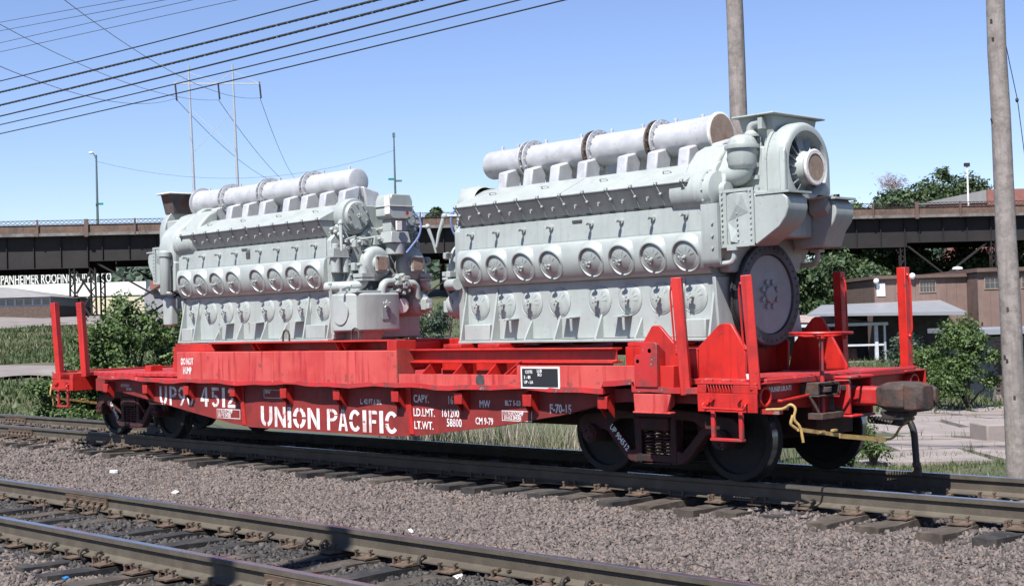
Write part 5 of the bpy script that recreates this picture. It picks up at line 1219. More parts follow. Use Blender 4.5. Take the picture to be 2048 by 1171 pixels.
for px, w in ((1699, .11), (1762, .10), (1779, .06), (1600, .08), (1655, .08)):
    X = U(px, 690, DC); C2.p(MB().box(X-w, X+w, DC+1.0, DC+1.2, zg-.3, Zp(px, 648, DC)-.01), "post", M_WPOST if px != 1779 else M_GALV)
C2.p(MB().box(U(1590, 650, DC), U(1785, 650, DC), DC+1.0, DC+1.2, Zp(1700, 652, DC), Zp(1700, 646, DC)), "beam", M_WPOST)
C2.p(MB().box(U(1702, 690, DC), U(1777, 690, DC), DC+1.05, DC+1.15, Zp(1740, 692, DC), Zp(1740, 688, DC)), "rail_board", M_WPOST)
C2.p(MB().box(U(1640, 720, DC), U(1785, 720, DC), DC+.4, DC+2.4, zg-.2, zg+.12), "sill_slab", M_CONC)
bo = empty("barrel", ud(U(1719, 710, DC), DC+1.9, zg+.121), YAW, "rusty barrel standing in the carport", "barrel")
MB().lathe([(.0001, 0), (.27, 0), (.28, .02), (.30, .25), (.30, .5), (.28, .72), (.27, .74), (.0001, .74)], (0, 0, 0), (0, 0, 1), 18).build("barrel_body", M_BARREL, bo); 
for z in (.2, .52): MB().torus((0, 0, z), (0, 0, 1), .30, .02, 20, 6).build("barrel_hoop", M_DARK, bo)
# small dark brick building at the right edge
D2 = 46.0
xl, xr = U(1990, 740, D2), U(2160, 740, D2); z0, z1 = Zp(2010, 812, D2), Zp(2010, 672, D2)
B = BL("brick_outbuilding", (xl+xr)/2, D2, z0, "small dark brick outbuilding with white roof edge behind the wooden pole")
B.p(MB().box(xl+.02, xr, D2+.03, D2+5, z0-.3, z1), "wall", M_MORTAR)
br = MB().box(-.102, .102, -.05, .03, -.032, .032).mesh("brick", 0); br.materials.append(M_BRICKD)
br2 = MB().box(-.102, .102, -.05, .03, -.032, .032).mesh("brick", 0); br2.materials.append(M_BRICK)
rows = int((z1-z0-.55)/.075)
for r in range(rows):
    for c in range(6):
        X = xl+.11+c*.215+(.107 if r % 2 else 0); Z = z0+.45+r*.075
        o = link("brick", random.choice((br, br, br2)), B.r); o.location = (X-B.u0, .02+random.uniform(-.004, .004), Z-B.zb)
B.p(MB().box(xl-.05, xl+1.6, D2-.10, D2+.02, z0-.3, z0+.40), "concrete_footing", M_CONC)
B.p(MB().box(U(1950, 660, D2), xr+.3, D2-.9, D2+5.3, Zp(2000, 667, D2), Zp(2000, 657, D2)), "roof_edge", M_WROOF)
window(B, xl-.06+.06, xl+.28, Zp(1995, 704, D2), Zp(1995, 688, D2), D2-.05, 2, 2)
# left: low brick workshop
D3 = 92.0
xl, xr = U(-150, 600, D3), U(100, 600, D3); zb, zw0, zw1, ze = Zp(50, 636, D3), Zp(50, 612, D3), Zp(50, 596, D3), Zp(80, 592, D3)
B = BL("brick_workshop", (xl+xr)/2, D3, zb, "long low brick workshop with a window band at the left edge")
B.p(MB().box(xl, xr, D3, D3+9, zb-.5, zw0), "wall", M_BRICK); B.p(MB().box(xl, xr, D3+.15, D3+9, zw0+.01, ze), "wall_back", M_GROOF)
n = 14
for i in range(n):
    a, c = xl+(xr-xl)*i/n+.06, xl+(xr-xl)*(i+1)/n-.06
    if c > U(-20, 600, D3): window(B, a, c, zw0+.08, ze-.16, D3+.12, 1, 1, M_BLUEP)
b = MB(); zk = Zp(0, 569, D3); xm = U(-40, 600, D3); b.add([(xl, D3-.3, ze-.05), (xr+.15, D3-.3, ze-.05), (xr+.15, D3+9.2, ze-.05), (xl, D3+9.2, ze-.05), (xl, D3+4.5, zk), (xm, D3+4.5, zk)], [(0, 1, 5, 4), (1, 2, 5), (2, 3, 4, 5), (3, 0, 4), (0, 3, 2, 1)]); B.p(b, "roof", M_GROOF)
# roofing supply warehouse behind the viaduct
D4 = 128.0
xl, xr = U(34, 580, D4), U(292, 575, D4); zb, zm, zt = Zp(150, 624, D4), Zp(150, 593, D4), Zp(150, 566, D4)
B = BL("roofing_warehouse", (xl+xr)/2, D4, zb, "white and cream warehouse with big white roof lettering behind the viaduct")
B.p(MB().box(xl-14, xr, D4, D4+20, zb-1, zm), "lower_wall", M_CREAM); B.p(MB().box(xl-14, xr, D4-.1, D4+20, zm+.01, zt), "upper_wall", M_WWALL)
for k in range(7): X = xl+1.5+k*1.65; B.p(MB().box(X-.03, X+.03, D4-.06, D4-.01, zb, zm-.05), "wall_joint", M_WWALL)
x0, x1 = U(-6, 560, D4), U(222, 556, D4); zt0 = zt+.05
tm = text("SPANHEIMER ROOFING SUPPLY CO", 1.0, B.r, Matrix.Rotation(R(90), 4, 'X'), M_WWALL, thick=.0)
vs = np.array([v.co for v in tm.data.vertices]); w = vs[:, 0].max()-vs[:, 0].min(); hgt = vs[:, 2].max()
tm.data.transform(Matrix.Translation((x0-B.u0, 0, zt0-B.zb)) @ Matrix.Diagonal(((x1-x0)/w, 1, .88/hgt, 1)) @ Matrix.Translation((-vs[:, 0].min(), 0, 0)))
so_ = tm.modifiers.new("thick", 'SOLIDIFY'); so_.thickness = .12
for k in range(10): X = x0+(x1-x0)*(k+.5)/10; B.p(MB().box(X-.02, X+.02, D4+.15, D4+.2, zt, zt+.8), "letter_support", M_BRG)
B.p(MB().box(x0, x1, D4+.14, D4+.15, zt0+.3, zt0+.36), "letter_support", M_BRG)
D5 = 118.0
B = BL("grey_shed", U(312, 590, D5), D5, 2.5, "blue grey shed just left of the left engine")
B.p(MB().prism([(U(288, 590, D5), 2.2), (U(335, 590, D5), 2.2), (U(335, 590, D5), Zp(335, 552, D5)), (U(315, 590, D5), Zp(315, 552, D5)), (U(288, 590, D5), Zp(288, 585, D5))], 'y', D5, D5+6), "wall", M_GWALL)
B.p(MB().box(U(303, 590, D5), U(330, 590, D5), D5-.5, D5-.05, Zp(310, 579, D5), Zp(310, 561, D5)), "loading_hatch", M_RBRICK)
# brick building with grey roof beyond the viaduct, top right
D6 = 135.0
xl, xm, xr = U(1835, 405, D6), U(1974, 380, D6), U(2200, 380, D6); z0, z1, z2 = Zp(1835, 407, D6), Zp(1974, 379, D6), 6.0
B = BL("brick_building", (xl+xr)/2, D6, z2, "red brick building with grey sloping roof showing above the viaduct")
b = MB(); b.add([(xl, D6, z0), (xm, D6, z0), (xm, D6+9, z1), (xm-.5, D6+9, z1)], [(0, 1, 2, 3)]); b.add([(xl, D6, z0-.1), (xm, D6, z0-.1), (xm, D6, z1), (xl+.2, D6, z0)], [(0, 1, 2, 3)]); B.p(b, "roof", M_GROOF)
B.p(MB().box(xm+.02, xr, D6-.2, D6+9, z2, z1), "wall", M_RBRICK); B.p(MB().box(xl, xm, D6+.1, D6+9, z2, z0-.12), "wall_end", M_RBRICK)

# ---- pylon and wires
DP = 160.0
p0 = at(433, 640, DP); py = empty("power_pylon", (p0.x, p0.y, gz(p0.x, p0.y)), YAW, "tall pale twin legged power pylon above the left engine", "pylon")
uL, uR, zt = U(388, 400, DP), U(476, 400, DP), Zp(430, 128, DP); zb = gz(p0.x, p0.y); za = Zp(430, 163, DP)
uu = (p0-CAM).dot(RT); 
def pp(b, nm, m=M_GALV): return b.build(nm, m, py)
sh = Zp(388, 128, DP)-Zp(388, 640, DP)
for u in (uL, uR): pp(MB().tube([(u-uu+.1, 0, -.5), (u-uu, 0, 12), (u-uu-.35, 0, zt-zb)], .2, 10, rad=[.24, .20, .10]), "pylon_leg")
pp(MB().bar((U(344, 163, DP)-uu, 0, za-zb), (U(519, 163, DP)-uu, 0, za-zb-.3), .16), "cross_arm")
pp(MB().bar((uL-uu-.3, 0, zt-zb-.8), (U(345, 163, DP)-uu, 0, za-zb), .07), "arm_stay"); pp(MB().bar((uL-uu-.3, 0, zt-zb-.8), (U(432, 163, DP)-uu, 0, za-zb), .07), "arm_stay")
pp(MB().bar((uR-uu-.3, 0, zt-zb-.8), (U(518, 163, DP)-uu, 0, za-zb-.3), .07), "arm_stay"); pp(MB().bar((uR-uu-.3, 0, zt-zb-.8), (U(432, 163, DP)-uu, 0, za-zb), .07), "arm_stay")
pp(MB().bar((uL-uu, 0, za-zb-3.2), (uR-uu, 0, za-zb-8.0), .06), "cross_brace"); pp(MB().bar((uR-uu, 0, za-zb-3.0), (uL-uu, 0, za-zb-8.0), .06), "cross_brace")
for px in (348, 434, 517): pp(MB().tube([(U(px, 165, DP)-uu, 0, za-zb-.1), (U(px+3, 180, DP)-uu, 0, za-zb-2.0)], .10, 8), "insulator", M_DARK)
def wire(pts, r, name, label, m=None, cat="power line", n=5):
    P = [Vector(p) for p in pts]; b = MB()
    c = P[0]; o = MB().tube(P, r, n).build(name, m or M_WIRE); return tag(o, label, cat)
def sagged(a, b_, sag, n=14): return [a.lerp(b_, t/n)-Vector((0, 0, sag*4*(t/n)*(1-t/n))) for t in range(n+1)]
wire(sagged(at(-120, 80, 60), at(351, 197, DP), 1.5), .022, "power_line", "thin power line running from the upper left corner to the left insulator")
wire(sagged(at(-250, -95, 60), at(437, 200, DP), 1.8), .022, "power_line", "thin power line running from the top left to the middle insulator")
wire(sagged(at(20, -85, 60), at(520, 196, DP), 1.8), .022, "power_line", "thin power line running from the top edge to the right insulator")
wire(sagged(at(351, 197, DP), at(600, 372, 330), 3), .035, "power_line", "thin power line falling away to the right of the left insulator")
wire(sagged(at(437, 200, DP), at(640, 400, 330), 3), .035, "power_line", "thin power line falling away behind the right pylon leg")
wire(sagged(at(520, 196, DP), at(600, 365, 330), 2), .035, "power_line", "thin power line falling away from the right insulator")
for k, (a, c, lab) in enumerate((((0, 45), (250, 0), "uppermost hairline wire in the top left corner"), ((0, 62), (330, 0), "second hairline wire from the top left corner"), ((0, 86), (430, -10), "third hairline wire from the top left corner"), ((0, 104), (520, -10), "lowest hairline wire above the black cables"))):
    A_, B_ = at(*a, 34), at(*c, 27); dd = B_-A_; wire([A_-dd*.6, A_, B_, B_+dd*.8], .007, "overhead_wire", lab, cat="wire")
wire(sagged(at(190, 322, 98), at(790, 300, 99), 1.6), .010, "overhead_wire", "faint sagging wire between the two green street poles", cat="wire")
# six black cables parallel with the track, carried by the wooden poles
YC = 6.2
def cab_pts(za_, xa_, zb_, xb_, dx=2.0):
    k = (za_-zb_)/(xa_-xb_); out = []
    for X in np.arange(-90, 24.1, dx):
        out.append((X, YC, zb_+k*(X-xb_)+.0012*((X+22)**2-200)*.25))
    return out
cabs = [(9.07, -30.4, 8.607, -15.2, .016, False, "topmost of the six black overhead cables"), (8.745, -30.4, 8.23, -13.2, .028, True, "second black overhead cable from the top, wound with lashing wire"), (8.366, -30.4, 7.97, -11.8, .028, True, "third black overhead cable from the top, wound with lashing wire"),
        (8.045, -30.4, 7.715, -10.4, .021, False, "fourth black overhead cable from the top"), (7.796, -30.4, 7.442, -8.95, .015, False, "fifth black overhead cable from the top"), (7.533, -30.4, 7.223, -7.77, .015, False, "lowest of the six black overhead cables")]
for za_, xa_, zb_, xb_, r, lash, lab in cabs:
    pts = cab_pts(za_, xa_, zb_, xb_); o = MB().tube(pts, r, 8).build("overhead_cable", M_CABLE); tag(o, lab, "cable", "overhead cables along the track")
    if lash:
        b = MB(); hel = []
        for i in range(int(62/.045)):
            X = -48+i*.045; z = float(np.interp(X, [p[0] for p in pts], [p[2] for p in pts])); a = i*1.35
            hel.append((X, YC+(r+.004)*math.cos(a), z+(r+.004)*math.sin(a)))
        b.tube(hel, .005, 4).build("lashing_wire", M_WIRE, o)
def wood_pole(base, top, r0, r1, label, arms=2):
    base, top = Vector(base), Vector(top); d = top-base
    o = empty("utility_pole", base, 0, label, "utility pole", "wooden utility poles")
    b = MB(); n = 12; L = [(d*(i/n)+Vector((random.uniform(-.008, .008), random.uniform(-.008, .008), 0))) for i in range(n+1)]
    b.tube(L, r0, 20, rad=[r0+(r1-r0)*i/n for i in range(n+1)]).build("pole_shaft", M_POLE, o)
    for k in range(9):
        t = random.uniform(.05, .7); p = d*t; a = random.uniform(3.6, 5.6); rr = r0+(r1-r0)*t
        MB().bar(p+Vector((rr*math.cos(a), rr*math.sin(a), 0)), p+Vector(((rr+.012)*math.cos(a), (rr+.012)*math.sin(a), .05)), .03, .01).build("pole_splinter", M_BARK, o)
    for j in range(arms):
        c = d*(1-.03-.06*j); MB().bar(c+Vector((-.06, -1.1, 0)), c+Vector((-.06, 1.1, 0)), .10, .12).build("cross_arm", M_POLE, o)
    return o
pb, pt = at(2036, 955, 18.6), at(1990, 0, 18.6); pd = (pt-pb); wood_pole((pb.x, pb.y, gz(pb.x, pb.y)-.1), pb+pd*1.55, .150, .105, "grey weathered wooden pole at the right edge of the picture")
pb, pt = at(1478, 240, 22.0), at(1468, 0, 22.0); pd = (pt-pb); b0 = pb-pd*2.9; wood_pole((b0.x, b0.y, gz(b0.x, b0.y)-.1), pb+pd*2.2, .155, .125, "wooden pole rising behind the big engine's turbocharger")
wood_pole((2.0, -11.5, -.5), (1.95, -11.48, 11.0), .18, .15, "wooden pole out of the picture whose shadow crosses the front track", 0)
wire([at(1985, -40, 18.6), at(2020, 130, 18.8), at(2035, 200, 18.8), at(2048, 300, 18.8), at(2070, 460, 18.8)], .006, "overhead_wire", "thin drop wire beside the pole at the right edge", M_CABLE, "wire")
tag(MB().ball(at(2034, 200, 18.8), .022, .022, .035).build("wire_clamp", M_CABLE), "small dark clamp on the drop wire at the right edge", "clamp")

# ================================================================== VEGETATION
def quads(name, c, ax1, ax2, m, parent=None, rnd=None, fold=.25):
    """leaf shaped quads: centre c, half axes ax1 (length) and ax2 (width)"""
    n = len(c); nrm = np.cross(ax1, ax2); nrm /= np.linalg.norm(nrm, axis=1)[:, None]+1e-9
    h = np.linalg.norm(ax2, axis=1)[:, None]*fold
    v = np.stack([c-ax1, c+ax2+nrm*h, c+ax1, c-ax2+nrm*h], 1).reshape(-1, 3)
    f = np.stack([np.arange(n)*4, np.arange(n)*4+1, np.arange(n)*4+2, np.arange(n)*4, np.arange(n)*4+2, np.arange(n)*4+3], -1).reshape(-1, 3)
    me = fast_mesh(name, v, f); me.materials.append(m)
    a = me.attributes.new("rnd", 'FLOAT', 'FACE'); r = rng.beta(2, 2, n) if rnd is None else rnd
    a.data.foreach_set("value", np.repeat(r, 2).astype(np.float32))
    return link(name, me, parent)
def foliage(name, blobs, n, leaf, m, parent=None, clump=14, spread=.16, droop=.0, asp=.55, core=.33):
    B = np.array(blobs, float); w = (B[:, 3]*B[:, 4]*B[:, 5])**(2/3); w /= w.sum()
    nc = max(1, n//clump); k = rng.choice(len(B), nc, p=w)
    d = rng.normal(size=(nc, 3)); d /= np.linalg.norm(d, axis=1)[:, None]; d[:, 2] = np.where(d[:, 2] < -.55, -d[:, 2]*.5, d[:, 2])
    r = rng.uniform(0, 1, nc)**core
    cc = B[k, :3]+d*r[:, None]*B[k, 3:6]
    tone = np.clip(rng.normal(.5, .2, nc), 0, 1)
    idx = np.repeat(np.arange(nc), clump); N = len(idx)
    sz = B[k, 3:6].mean(1)[idx]
    c = cc[idx]+rng.normal(size=(N, 3))*(spread*sz)[:, None]*np.array([1, 1, .75])
    nn = d[idx]+rng.normal(size=(N, 3))*.65+np.array([0, 0, .45]); nn /= np.linalg.norm(nn, axis=1)[:, None]
    t = np.cross(nn, rng.normal(size=(N, 3))); t /= np.linalg.norm(t, axis=1)[:, None]+1e-9
    b = np.cross(nn, t); L = leaf*rng.uniform(.6, 1.35, N)
    return quads(name, c, t*(L*.5)[:, None], b*(L*.5*asp)[:, None], m, parent, np.clip(tone[idx]+rng.normal(0, .14, N), 0, 1))
def blob_crown(h, rx, rz, nb, z0=0.0):
    out = []
    for i in range(nb):
        a = random.uniform(0, 6.283); q = random.uniform(.15, 1.0)**.6; z = random.uniform(.15, 1.0)
        k = math.sqrt(max(.05, 1-(abs(z-.5)*1.7)**2))
        s = random.uniform(.26, .48)
        out.append((rx*q*k*.75*math.cos(a), rx*q*k*.75*math.sin(a), z0+rz*2*z*.8+rz*.1, rx*s, rx*s, rz*s*.9))
    return out
def plant(name, loc, label, cat, h, r, n, leaf, m, nb=9, trunk=0.0, tr=.1, group=None, z0=None, **kw):
    zb = gz(loc[0], loc[1]) if z0 is None else z0
    o = empty(name, (loc[0], loc[1], zb), random.uniform(0, 6), label, cat, group)
    rz = (h-trunk)/2; bl = blob_crown(h, r, rz, nb, trunk)
    foliage("crown", bl, n, leaf, m, o, **kw)
    b = MB()
    if trunk > .5:
        b.tube([(0, 0, -.3), (random.uniform(-.1, .1), 0, trunk*.6), (random.uniform(-.2, .2), random.uniform(-.2, .2), trunk+rz*.5), (0, 0, trunk+rz*1.3)], tr, 8, rad=[tr*1.3, tr, tr*.8, tr*.25])
    for q in bl[:7]:
        z = max(.05, trunk*.9); b.tube([(0, 0, z*.8), (q[0]*.45, q[1]*.45, z+(q[2]-z)*.55), (q[0], q[1], q[2])], tr*.4, 6, rad=[tr*.5, tr*.32, tr*.12])
    b.build("trunk", M_BARK, o); return o
def pl(px, py, d): p = at(px, py, d); return (p.x, p.y)
# bushes by the far side of the track, left
plant("leafy_bush", pl(262, 700, 29.5), "big leafy green bush behind the left end of the flatcar", "bush", 3.15, 1.2, 11000, .105, M_LEAF, 12, spread=.2)
plant("leafy_bush", pl(330, 700, 30.5), "leafy green bush half hidden behind the left engine", "bush", 3.0, 1.05, 7000, .10, M_LEAF, 9, spread=.2)
plant("leafy_bush", pl(190, 760, 29.0), "leafy green bush right behind the leftmost red stake", "bush", 2.1, .85, 5500, .095, M_LEAF, 8, spread=.22)
plant("leafy_bush", pl(120, 800, 28.0), "low leafy bush left of the flatcar end beside the rail", "bush", 1.35, .8, 4500, .085, M_LEAF, 8, spread=.24)
plant("leafy_bush", pl(228, 770, 28.4), "leafy bush filling the space behind the left truck", "bush", 1.7, .85, 4500, .095, M_LEAF, 9, spread=.22)
plant("leafy_bush", pl(300, 740, 29.0), "leafy bush behind the red deck chocks at the left", "bush", 2.4, 1.0, 6000, .10, M_LEAF, 11, spread=.24)
plant("leafy_bush", pl(165, 790, 28.4), "leafy bush between the two left red stakes", "bush", 1.5, .9, 5000, .09, M_LEAF, 10, spread=.26)
plant("pale_weed_clump", pl(150, 815, 27.2), "pale flowering weed clump beside the far rail at the left", "weeds", .55, .7, 1500, .06, M_LEAFB, 7, spread=.28)
plant("pale_weed_clump", pl(60, 826, 27.0), "small pale weed clump by the far rail at the left edge", "weeds", .30, .55, 700, .05, M_LEAFB, 6, spread=.3)
# greenery seen between the engines
plant("leafy_shrub", pl(868, 690, 26), "leafy shrub seen between the two engines above the red pads", "bush", 2.0, .95, 4200, .075, M_LEAF, 9, z0=-.75, spread=.22)
plant("leafy_shrub", pl(815, 690, 27), "leafy shrub behind the white numbered post", "bush", 1.9, .8, 2800, .075, M_LEAF, 8, z0=-.8, spread=.22)
plant("hillside_shrub", pl(800, 640, 66), "dark shrub on the green hillside behind the pump end", "bush", 2.0, 1.8, 1500, .2, M_LEAFD, 8, spread=.25)
plant("blossoming_shrub", pl(848, 585, 72), "pinkish blossoming shrub on the hillside between the engines", "bush", 2.2, 1.1, 500, .16, M_BLOOM, 7, spread=.3)
plant("hillside_shrub", pl(895, 620, 70), "pale green shrub on the hillside left of the big engine", "bush", 2.6, 1.9, 1500, .2, M_LEAFB, 8, spread=.28)
# right: bushes before the brown building
plant("broad_bush", pl(1935, 800, 41.0), "big rounded green bush in front of the brown building", "bush", 2.6, 1.35, 9500, .11, M_LEAF, 13, spread=.19)
plant("broad_bush", pl(1862, 800, 42.5), "loose green bush left of the big rounded bush", "bush", 2.6, 1.0, 5200, .105, M_LEAF, 10, spread=.22)
plant("broad_bush", pl(1815, 790, 46), "pale feathery bush between the far red stake and the carport", "bush", 2.4, .9, 2600, .11, M_LEAFB, 9, spread=.28)
plant("track_bush", pl(1745, 880, 22.5), "small bush under the coupler behind the far rail", "bush", .75, .42, 1500, .05, M_LEAF, 7, spread=.25)
plant("track_bush", pl(1700, 905, 21.0), "low weed tuft behind the far wheel", "weeds", .4, .4, 700, .045, M_LEAF, 6, spread=.28)
# dark trees below the viaduct on the right
spots = [(1590, 620, 96, 6.2, 3.0, "dark tree under the viaduct behind the flywheel"), (1655, 620, 99, 6.8, 3.4, "dark tree under the viaduct behind the brake wheel"), (1728, 610, 97, 6.0, 3.0, "dark tree under the viaduct left of the brown building"), (1790, 600, 108, 7.0, 3.0, "dark tree under the viaduct above the carport"), (1880, 560, 112, 7.2, 3.6, "dark tree under the viaduct above the barred window"), (1955, 560, 110, 7.0, 3.2, "dark tree under the viaduct left of the wooden pole"), (2035, 560, 108, 7.0, 3.2, "dark tree under the viaduct right of the wooden pole")]
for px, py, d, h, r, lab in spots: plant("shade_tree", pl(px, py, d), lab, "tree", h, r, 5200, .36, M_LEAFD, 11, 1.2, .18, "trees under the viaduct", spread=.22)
for px, d, h, r, m, lab in ((1712, 122, 11.2, 3.2, M_LEAF, "green tree top just right of the big engine above the viaduct"), (1772, 124, 13.0, 3.6, M_LEAFD, "pointed green tree top above the viaduct railing"), (1818, 126, 11.4, 3.2, M_LEAFB, "low bluish tree top left of the grey roof"), (1862, 140, 14.2, 3.6, M_LEAFD, "dark green tree rising behind the grey roof"), (1912, 143, 16.6, 3.8, M_LEAFD, "tallest dark green tree behind the grey roof"), (1955, 145, 14.0, 3.0, M_LEAFD, "dark green tree top right of the tallest one"), (880, 112, 11.0, 1.4, M_LEAFD, "small tree top over the viaduct between the engines")):
    x, y = pl(px, 400, d); zb = gz(x, y); plant("skyline_tree", (x, y), lab, "tree", h-zb, r, 8500, .42, m, 12, max(2.0, (h-zb)*.35), .2, "trees beyond the viaduct", spread=.2)
x, y = pl(1772, 400, 129); zb = gz(x, y); plant("bare_tree", (x, y), "bare pinkish tree crown above the green trees", "tree", 14.8-zb, 2.4, 4000, .42, M_TWIG, 10, 6, .15, spread=.3, asp=.12)
# wooded slope far behind, one dark mass
wb = []
for k in range(60):
    px = -150+k*44; d = random.uniform(185, 240); p = at(px, 500, d); zt = random.uniform(10.5, 13) if px < 1000 else random.uniform(8, 11)
    wb.append((p.x, p.y, zt*.5+1, random.uniform(6, 9), random.uniform(6, 9), zt*.55))
o = foliage("distant_wood", wb, 42000, 1.25, M_LEAFB, spread=.2); tag(o, "hazy green wood far behind the viaduct", "wood", kind="stuff")
ub = []
for k in range(26):
    px = 1500+k*30; d = random.uniform(118, 132); p = at(px, 560, d); ub.append((p.x, p.y, gz(p.x, p.y)+2.2, 3.2, 3.2, 2.6))
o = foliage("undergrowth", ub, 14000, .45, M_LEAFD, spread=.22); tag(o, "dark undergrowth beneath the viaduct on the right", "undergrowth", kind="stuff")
# grass
def blades(name, xy, h0, h1, w, m, label, lean=.35, cat="grass", zf=None):
    n = len(xy); z = terrain(xy[:, 0], xy[:, 1]) if zf is None else zf(xy[:, 0], xy[:, 1]); h = rng.uniform(h0, h1, n)
    base = np.column_stack([xy, z-.02]); a = rng.uniform(0, 6.283, n); side = np.column_stack([np.cos(a), np.sin(a), 0*a])*(w*rng.uniform(.6, 1.4, n))[:, None]
    tip = base+np.column_stack([rng.normal(0, lean, n)*h, rng.normal(0, lean, n)*h, h])
    v = np.stack([base-side, base+side, tip], 1).reshape(-1, 3); f = np.arange(n*3).reshape(-1, 3)
    me = fast_mesh(name, v, f); me.materials.append(m); q = me.attributes.new("rnd", 'FLOAT', 'FACE')
    q.data.foreach_set("value", np.clip(.45+.25*np.sin(xy[:, 0]*.9)*np.cos(xy[:, 1]*1.3)+rng.normal(0, .18, n), 0, 1).astype(np.float32))
    return tag(link(name, me), label, cat, kind="stuff")
def patchy(xy, keep=.5, f=1.0):
    v = np.sin(xy[:, 0]*1.9*f+1)*np.cos(xy[:, 1]*1.5*f)+.6*np.sin(xy[:, 0]*.7*f-xy[:, 1]*.9*f); return xy[v+rng.normal(0, .5, len(xy)) > (1-2*keep)*.9]
G = [patchy(scatter(-24, 3.5, 2.7, 6.5, 260), .6), patchy(scatter(-2, 6, 3.0, 8.5, 300), .5)]
blades("verge_grass", np.concatenate(G), .03, .13, .012, M_GRASS, "short grass along the far side of the flatcar track")
q = np.array([(*(ud(u, d)[:2]),) for u, d in zip(rng.uniform(-24, -9, 30000), rng.uniform(34, 66, 30000)) if u > -.42*d and not (41.5 < d < 48)])
blades("slope_grass", q, .08, .24, .04, M_GRASS, "rough grass on the slope at the left")
q = np.array([(*(ud(u, d)[:2]),) for u, d in zip(rng.uniform(-9, 22, 20000), rng.uniform(40, 88, 20000)) if abs(u) < .42*d])
blades("hillside_grass", q, .15, .4, .03, M_GRASS, "rough grass on the ground below the viaduct")
blades("dry_weeds", np.concatenate([scatter(-9, -2.4, 2.6, 4.6, 75), scatter(-9, -3, 2.6, 3.6, 40)]), .45, 1.05, .008, M_DRY, "pale dry weed stalks seen beneath the flatcar", .28, "weeds")
blades("green_weeds", scatter(-9, -2.2, 2.7, 5.2, 130), .25, .75, .014, M_GRASS, "green weeds growing among the dry stalks", .3, "weeds")
# ---- left: gravel path and pale lot
def strip(name, d0, d1, u0, u1, m, dz=.05, nu=24, nd=6):
    vs = []; 
    for i in range(nd+1):
        for j in range(nu+1):
            d = d0+(d1-d0)*i/nd; u = u0+(u1-u0)*j/nu; p = ud(u, d); vs.append((p.x, p.y, gz(p.x, p.y)+dz))
    fs = [(i*(nu+1)+j, i*(nu+1)+j+1, (i+1)*(nu+1)+j+1, (i+1)*(nu+1)+j) for i in range(nd) for j in range(nu)]
    me = bpy.data.meshes.new(name); me.from_pydata(vs, [], fs); me.shade_smooth(); me.materials.append(m); return tag(link(name, me), kind="structure")
strip("gravel_path", 42.2, 47.0, -22, -9.5, M_LOT); strip("yard_surface", 68, 92, -42, -18, M_LOT, .06)
# ---- right: broken concrete slabs
slabs = empty("concrete_yard", ud(7.5, 30, -1.2), YAW, "broken pale concrete slabs with weeds in the joints beyond the coupler", "pavement")
slabs["kind"] = "structure"; del slabs["category"]
wd = []
for i, d in enumerate(np.arange(22.6, 40, 2.45)):
    for j in range(6):
        u = .272*d-.55+j*2.3+(i % 2)*.7+random.uniform(-.1, .1)
        if u > .42*d: continue
        p = [(u+random.uniform(0, .12), d+random.uniform(0, .15)), (u+2.22+random.uniform(-.1, .0), d+random.uniform(0, .12)), (u+2.24+random.uniform(-.12, .02), d+2.36-random.uniform(0, .15)), (u+random.uniform(0, .15), d+2.36-random.uniform(0, .12))]
        q = [ud(*k) for k in p]; zz = [gz(k.x, k.y)+.055+random.uniform(-.012, .02) for k in q]
        vs = [(k.x, k.y, z) for k, z in zip(q, zz)]+[(k.x, k.y, z-.14) for k, z in zip(q, zz)]
        b = MB().add(vs, [(0, 1, 2, 3), (0, 4, 5, 1), (1, 5, 6, 2), (2, 6, 7, 3), (3, 7, 4, 0)])
        me = b.mesh("slab", 0); me.materials.append(M_CONC); o = link("slab", me, slabs); o.parent = slabs
        o.matrix_parent_inverse = (Matrix.Translation(slabs.location) @ Matrix.Rotation(YAW, 4, 'Z')).inverted()
        for k in range(26):
            t = random.random(); a, c = random.choice(((0, 1), (1, 2), (3, 0))); wd.append((q[a].lerp(q[c], t)).to_tuple()[:2])
blades("joint_weeds", np.array(wd)+rng.normal(0, .10, (len(wd), 2)), .06, .30, .012, M_GRASS, "weeds growing in the joints of the concrete slabs", .4, "weeds")
q = np.array([(*(ud(u, d)[:2]),) for u, d in zip(rng.uniform(4.0, 9.5, 5000), rng.uniform(18.5, 24.0, 5000)) if abs(u) < .42*d])
blades("slab_edge_grass", q, .03, .13, .010, M_GRASS, "patchy grass between the far rail and the concrete slabs")
p = at(2010, 850, 27); o = empty("concrete_block", (p.x, p.y, gz(p.x, p.y)), YAW+.1, "mossy concrete block left of the wooden pole", "concrete block")
MB().box(-.55, .75, -.4, .4, -.1, .42).build("block_body", M_CONC, o, bevel=.03); MB().box(-.6, .8, -.45, .45, -.12, .06).build("block_footing", M_CONC, o, bevel=.02)
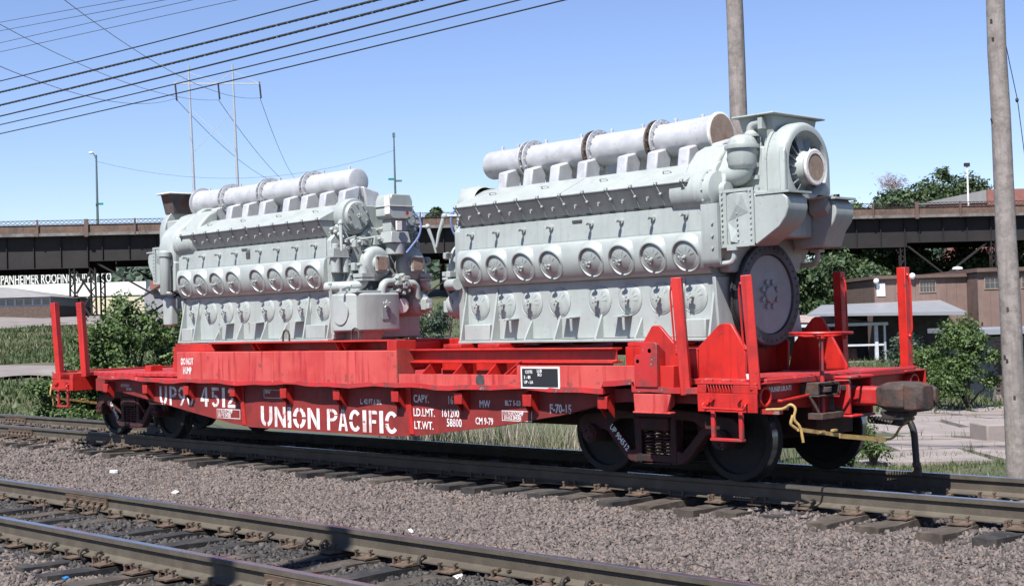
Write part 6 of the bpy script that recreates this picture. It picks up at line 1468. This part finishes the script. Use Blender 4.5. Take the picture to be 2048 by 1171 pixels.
# ---- small things
p = at(826, 668, 21.5); o = empty("milepost", (p.x, p.y, gz(p.x, p.y)), YAW, "white post sign with a black number one between the engines", "sign")
zz = p.z-gz(p.x, p.y); MB().box(-.075, .075, -.012, .012, zz-.32, zz+.10).build("sign_board", M_WHITEP, o); MB().box(-.03, .03, .013, .06, -.3, zz).build("sign_post", M_WPOST, o)
text("1", .16, o, Matrix.Translation((-.035, -.0145, zz-.04)) @ Matrix.Rotation(R(90), 4, 'X'), M_BLACKP, thick=.006); text("7", .16, o, Matrix.Translation((-.035, -.0145, zz-.20)) @ Matrix.Rotation(R(90), 4, 'X'), M_BLACKP, thick=.006); MB().box(-.06, .06, -.015, -.0125, zz-.062, zz-.052).build("sign_bar", M_BLACKP, o)
def litter(name, x, y, z, pts, th, m, label, rz=0, tilt=0):
    o = MB().prism(pts, 'z', 0, th).build(name, m); o.location = (x, y, z); o.rotation_euler = (tilt, tilt*.6, rz); tag(o, label, "litter"); return o
lz = lambda x, y: float(bed_z(np.array(x), np.array(y)))+.025
litter("crushed_cup", -8.47, -2.30, lz(-8.47, -2.3), [(-.07, -.02), (-.05, -.035), (.05, -.035), (.065, .0), (.05, .035), (-.05, .03)], .035, M_WHITEP, "white crushed cup on the ballast below the left truck", .2)
litter("paper_scrap", -5.69, -3.03, lz(-5.69, -3.03), [(-.03, -.03), (.03, -.02), (.04, .03), (-.02, .04)], .015, M_WHITEP, "small white paper scrap on the ballast", .5, .3)
litter("paper_scrap", -1.13, -3.26, lz(-1.13, -3.26), [(-.07, -.01), (.0, -.018), (.07, -.008), (.06, .012), (-.02, .014), (-.05, .018)], .010, M_WHITEP, "torn white paper strip on the ballast near the front rail", -.5, .15)
bm_ = MB(); pts_ = [(random.uniform(-.13, .13), random.uniform(-.05, .05), random.uniform(0, .045)) for k in range(26)]
for k in range(24):
    a_, b_, c_ = random.sample(pts_, 3)
    if (Vector(a_)-Vector(b_)).length < .16 and (Vector(a_)-Vector(c_)).length < .16: bm_.add([a_, b_, c_], [(0, 1, 2)])
o = bm_.mesh("crumpled_paper", 0); o.materials.append(M_PAPER); o = link("crumpled_paper", o); o.location = (1.12, -4.70, -.33); o.rotation_euler = (0, 0, -.6); tag(o, "crumpled white paper beside the front track's far rail", "litter")
0 and litter("flat_rock", .85, -4.78, -.30, [(-.09, -.05), (.02, -.08), (.10, -.03), (.09, .05), (-.02, .08), (-.09, .04)], .08, M_STONED, "flat grey stone beside the front track's far rail", .3, .1)
litter("blue_wrapper", -1.59, -6.48, lz(-1.59, -6.48), [(-.04, -.015), (.04, -.02), (.045, .015), (-.035, .02)], .012, mat("blue_wrapper", (.03, .22, .55), .4), "small blue wrapper on a tie end at the lower left", .3, .2)
for k, (x, y, rz) in enumerate(((-2.6, -2.7, .4), (-6.2, -3.9, -.8), (-.4, -3.6, 1.1), (2.2, -3.2, .2))):
    o = MB().tube([(-.12, 0, .02), (-.03, .02, .035), (.06, -.015, .02), (.13, .01, .03)], .006, 5).build("twig", M_BARK); o.location = (x, y, lz(x, y)); o.rotation_euler = (0, 0, rz)
    tag(o, ("dark twig on the ballast in the middle of the strip", "dark twig on the ballast close to the front rail at left", "dark twig on the ballast near the front rail's middle", "dark twig on the ballast at lower right")[k], "twig")
o = MB().lathe([(.0001, .0), (.030, .0), (.040, .07), (.036, .07), (.027, .006)], (1.30, -1.22, .979), (0, 0, 1), 16).build("paper_cup", M_WHITEP); tag(o, "white paper cup standing on the flatcar's right end", "cup")
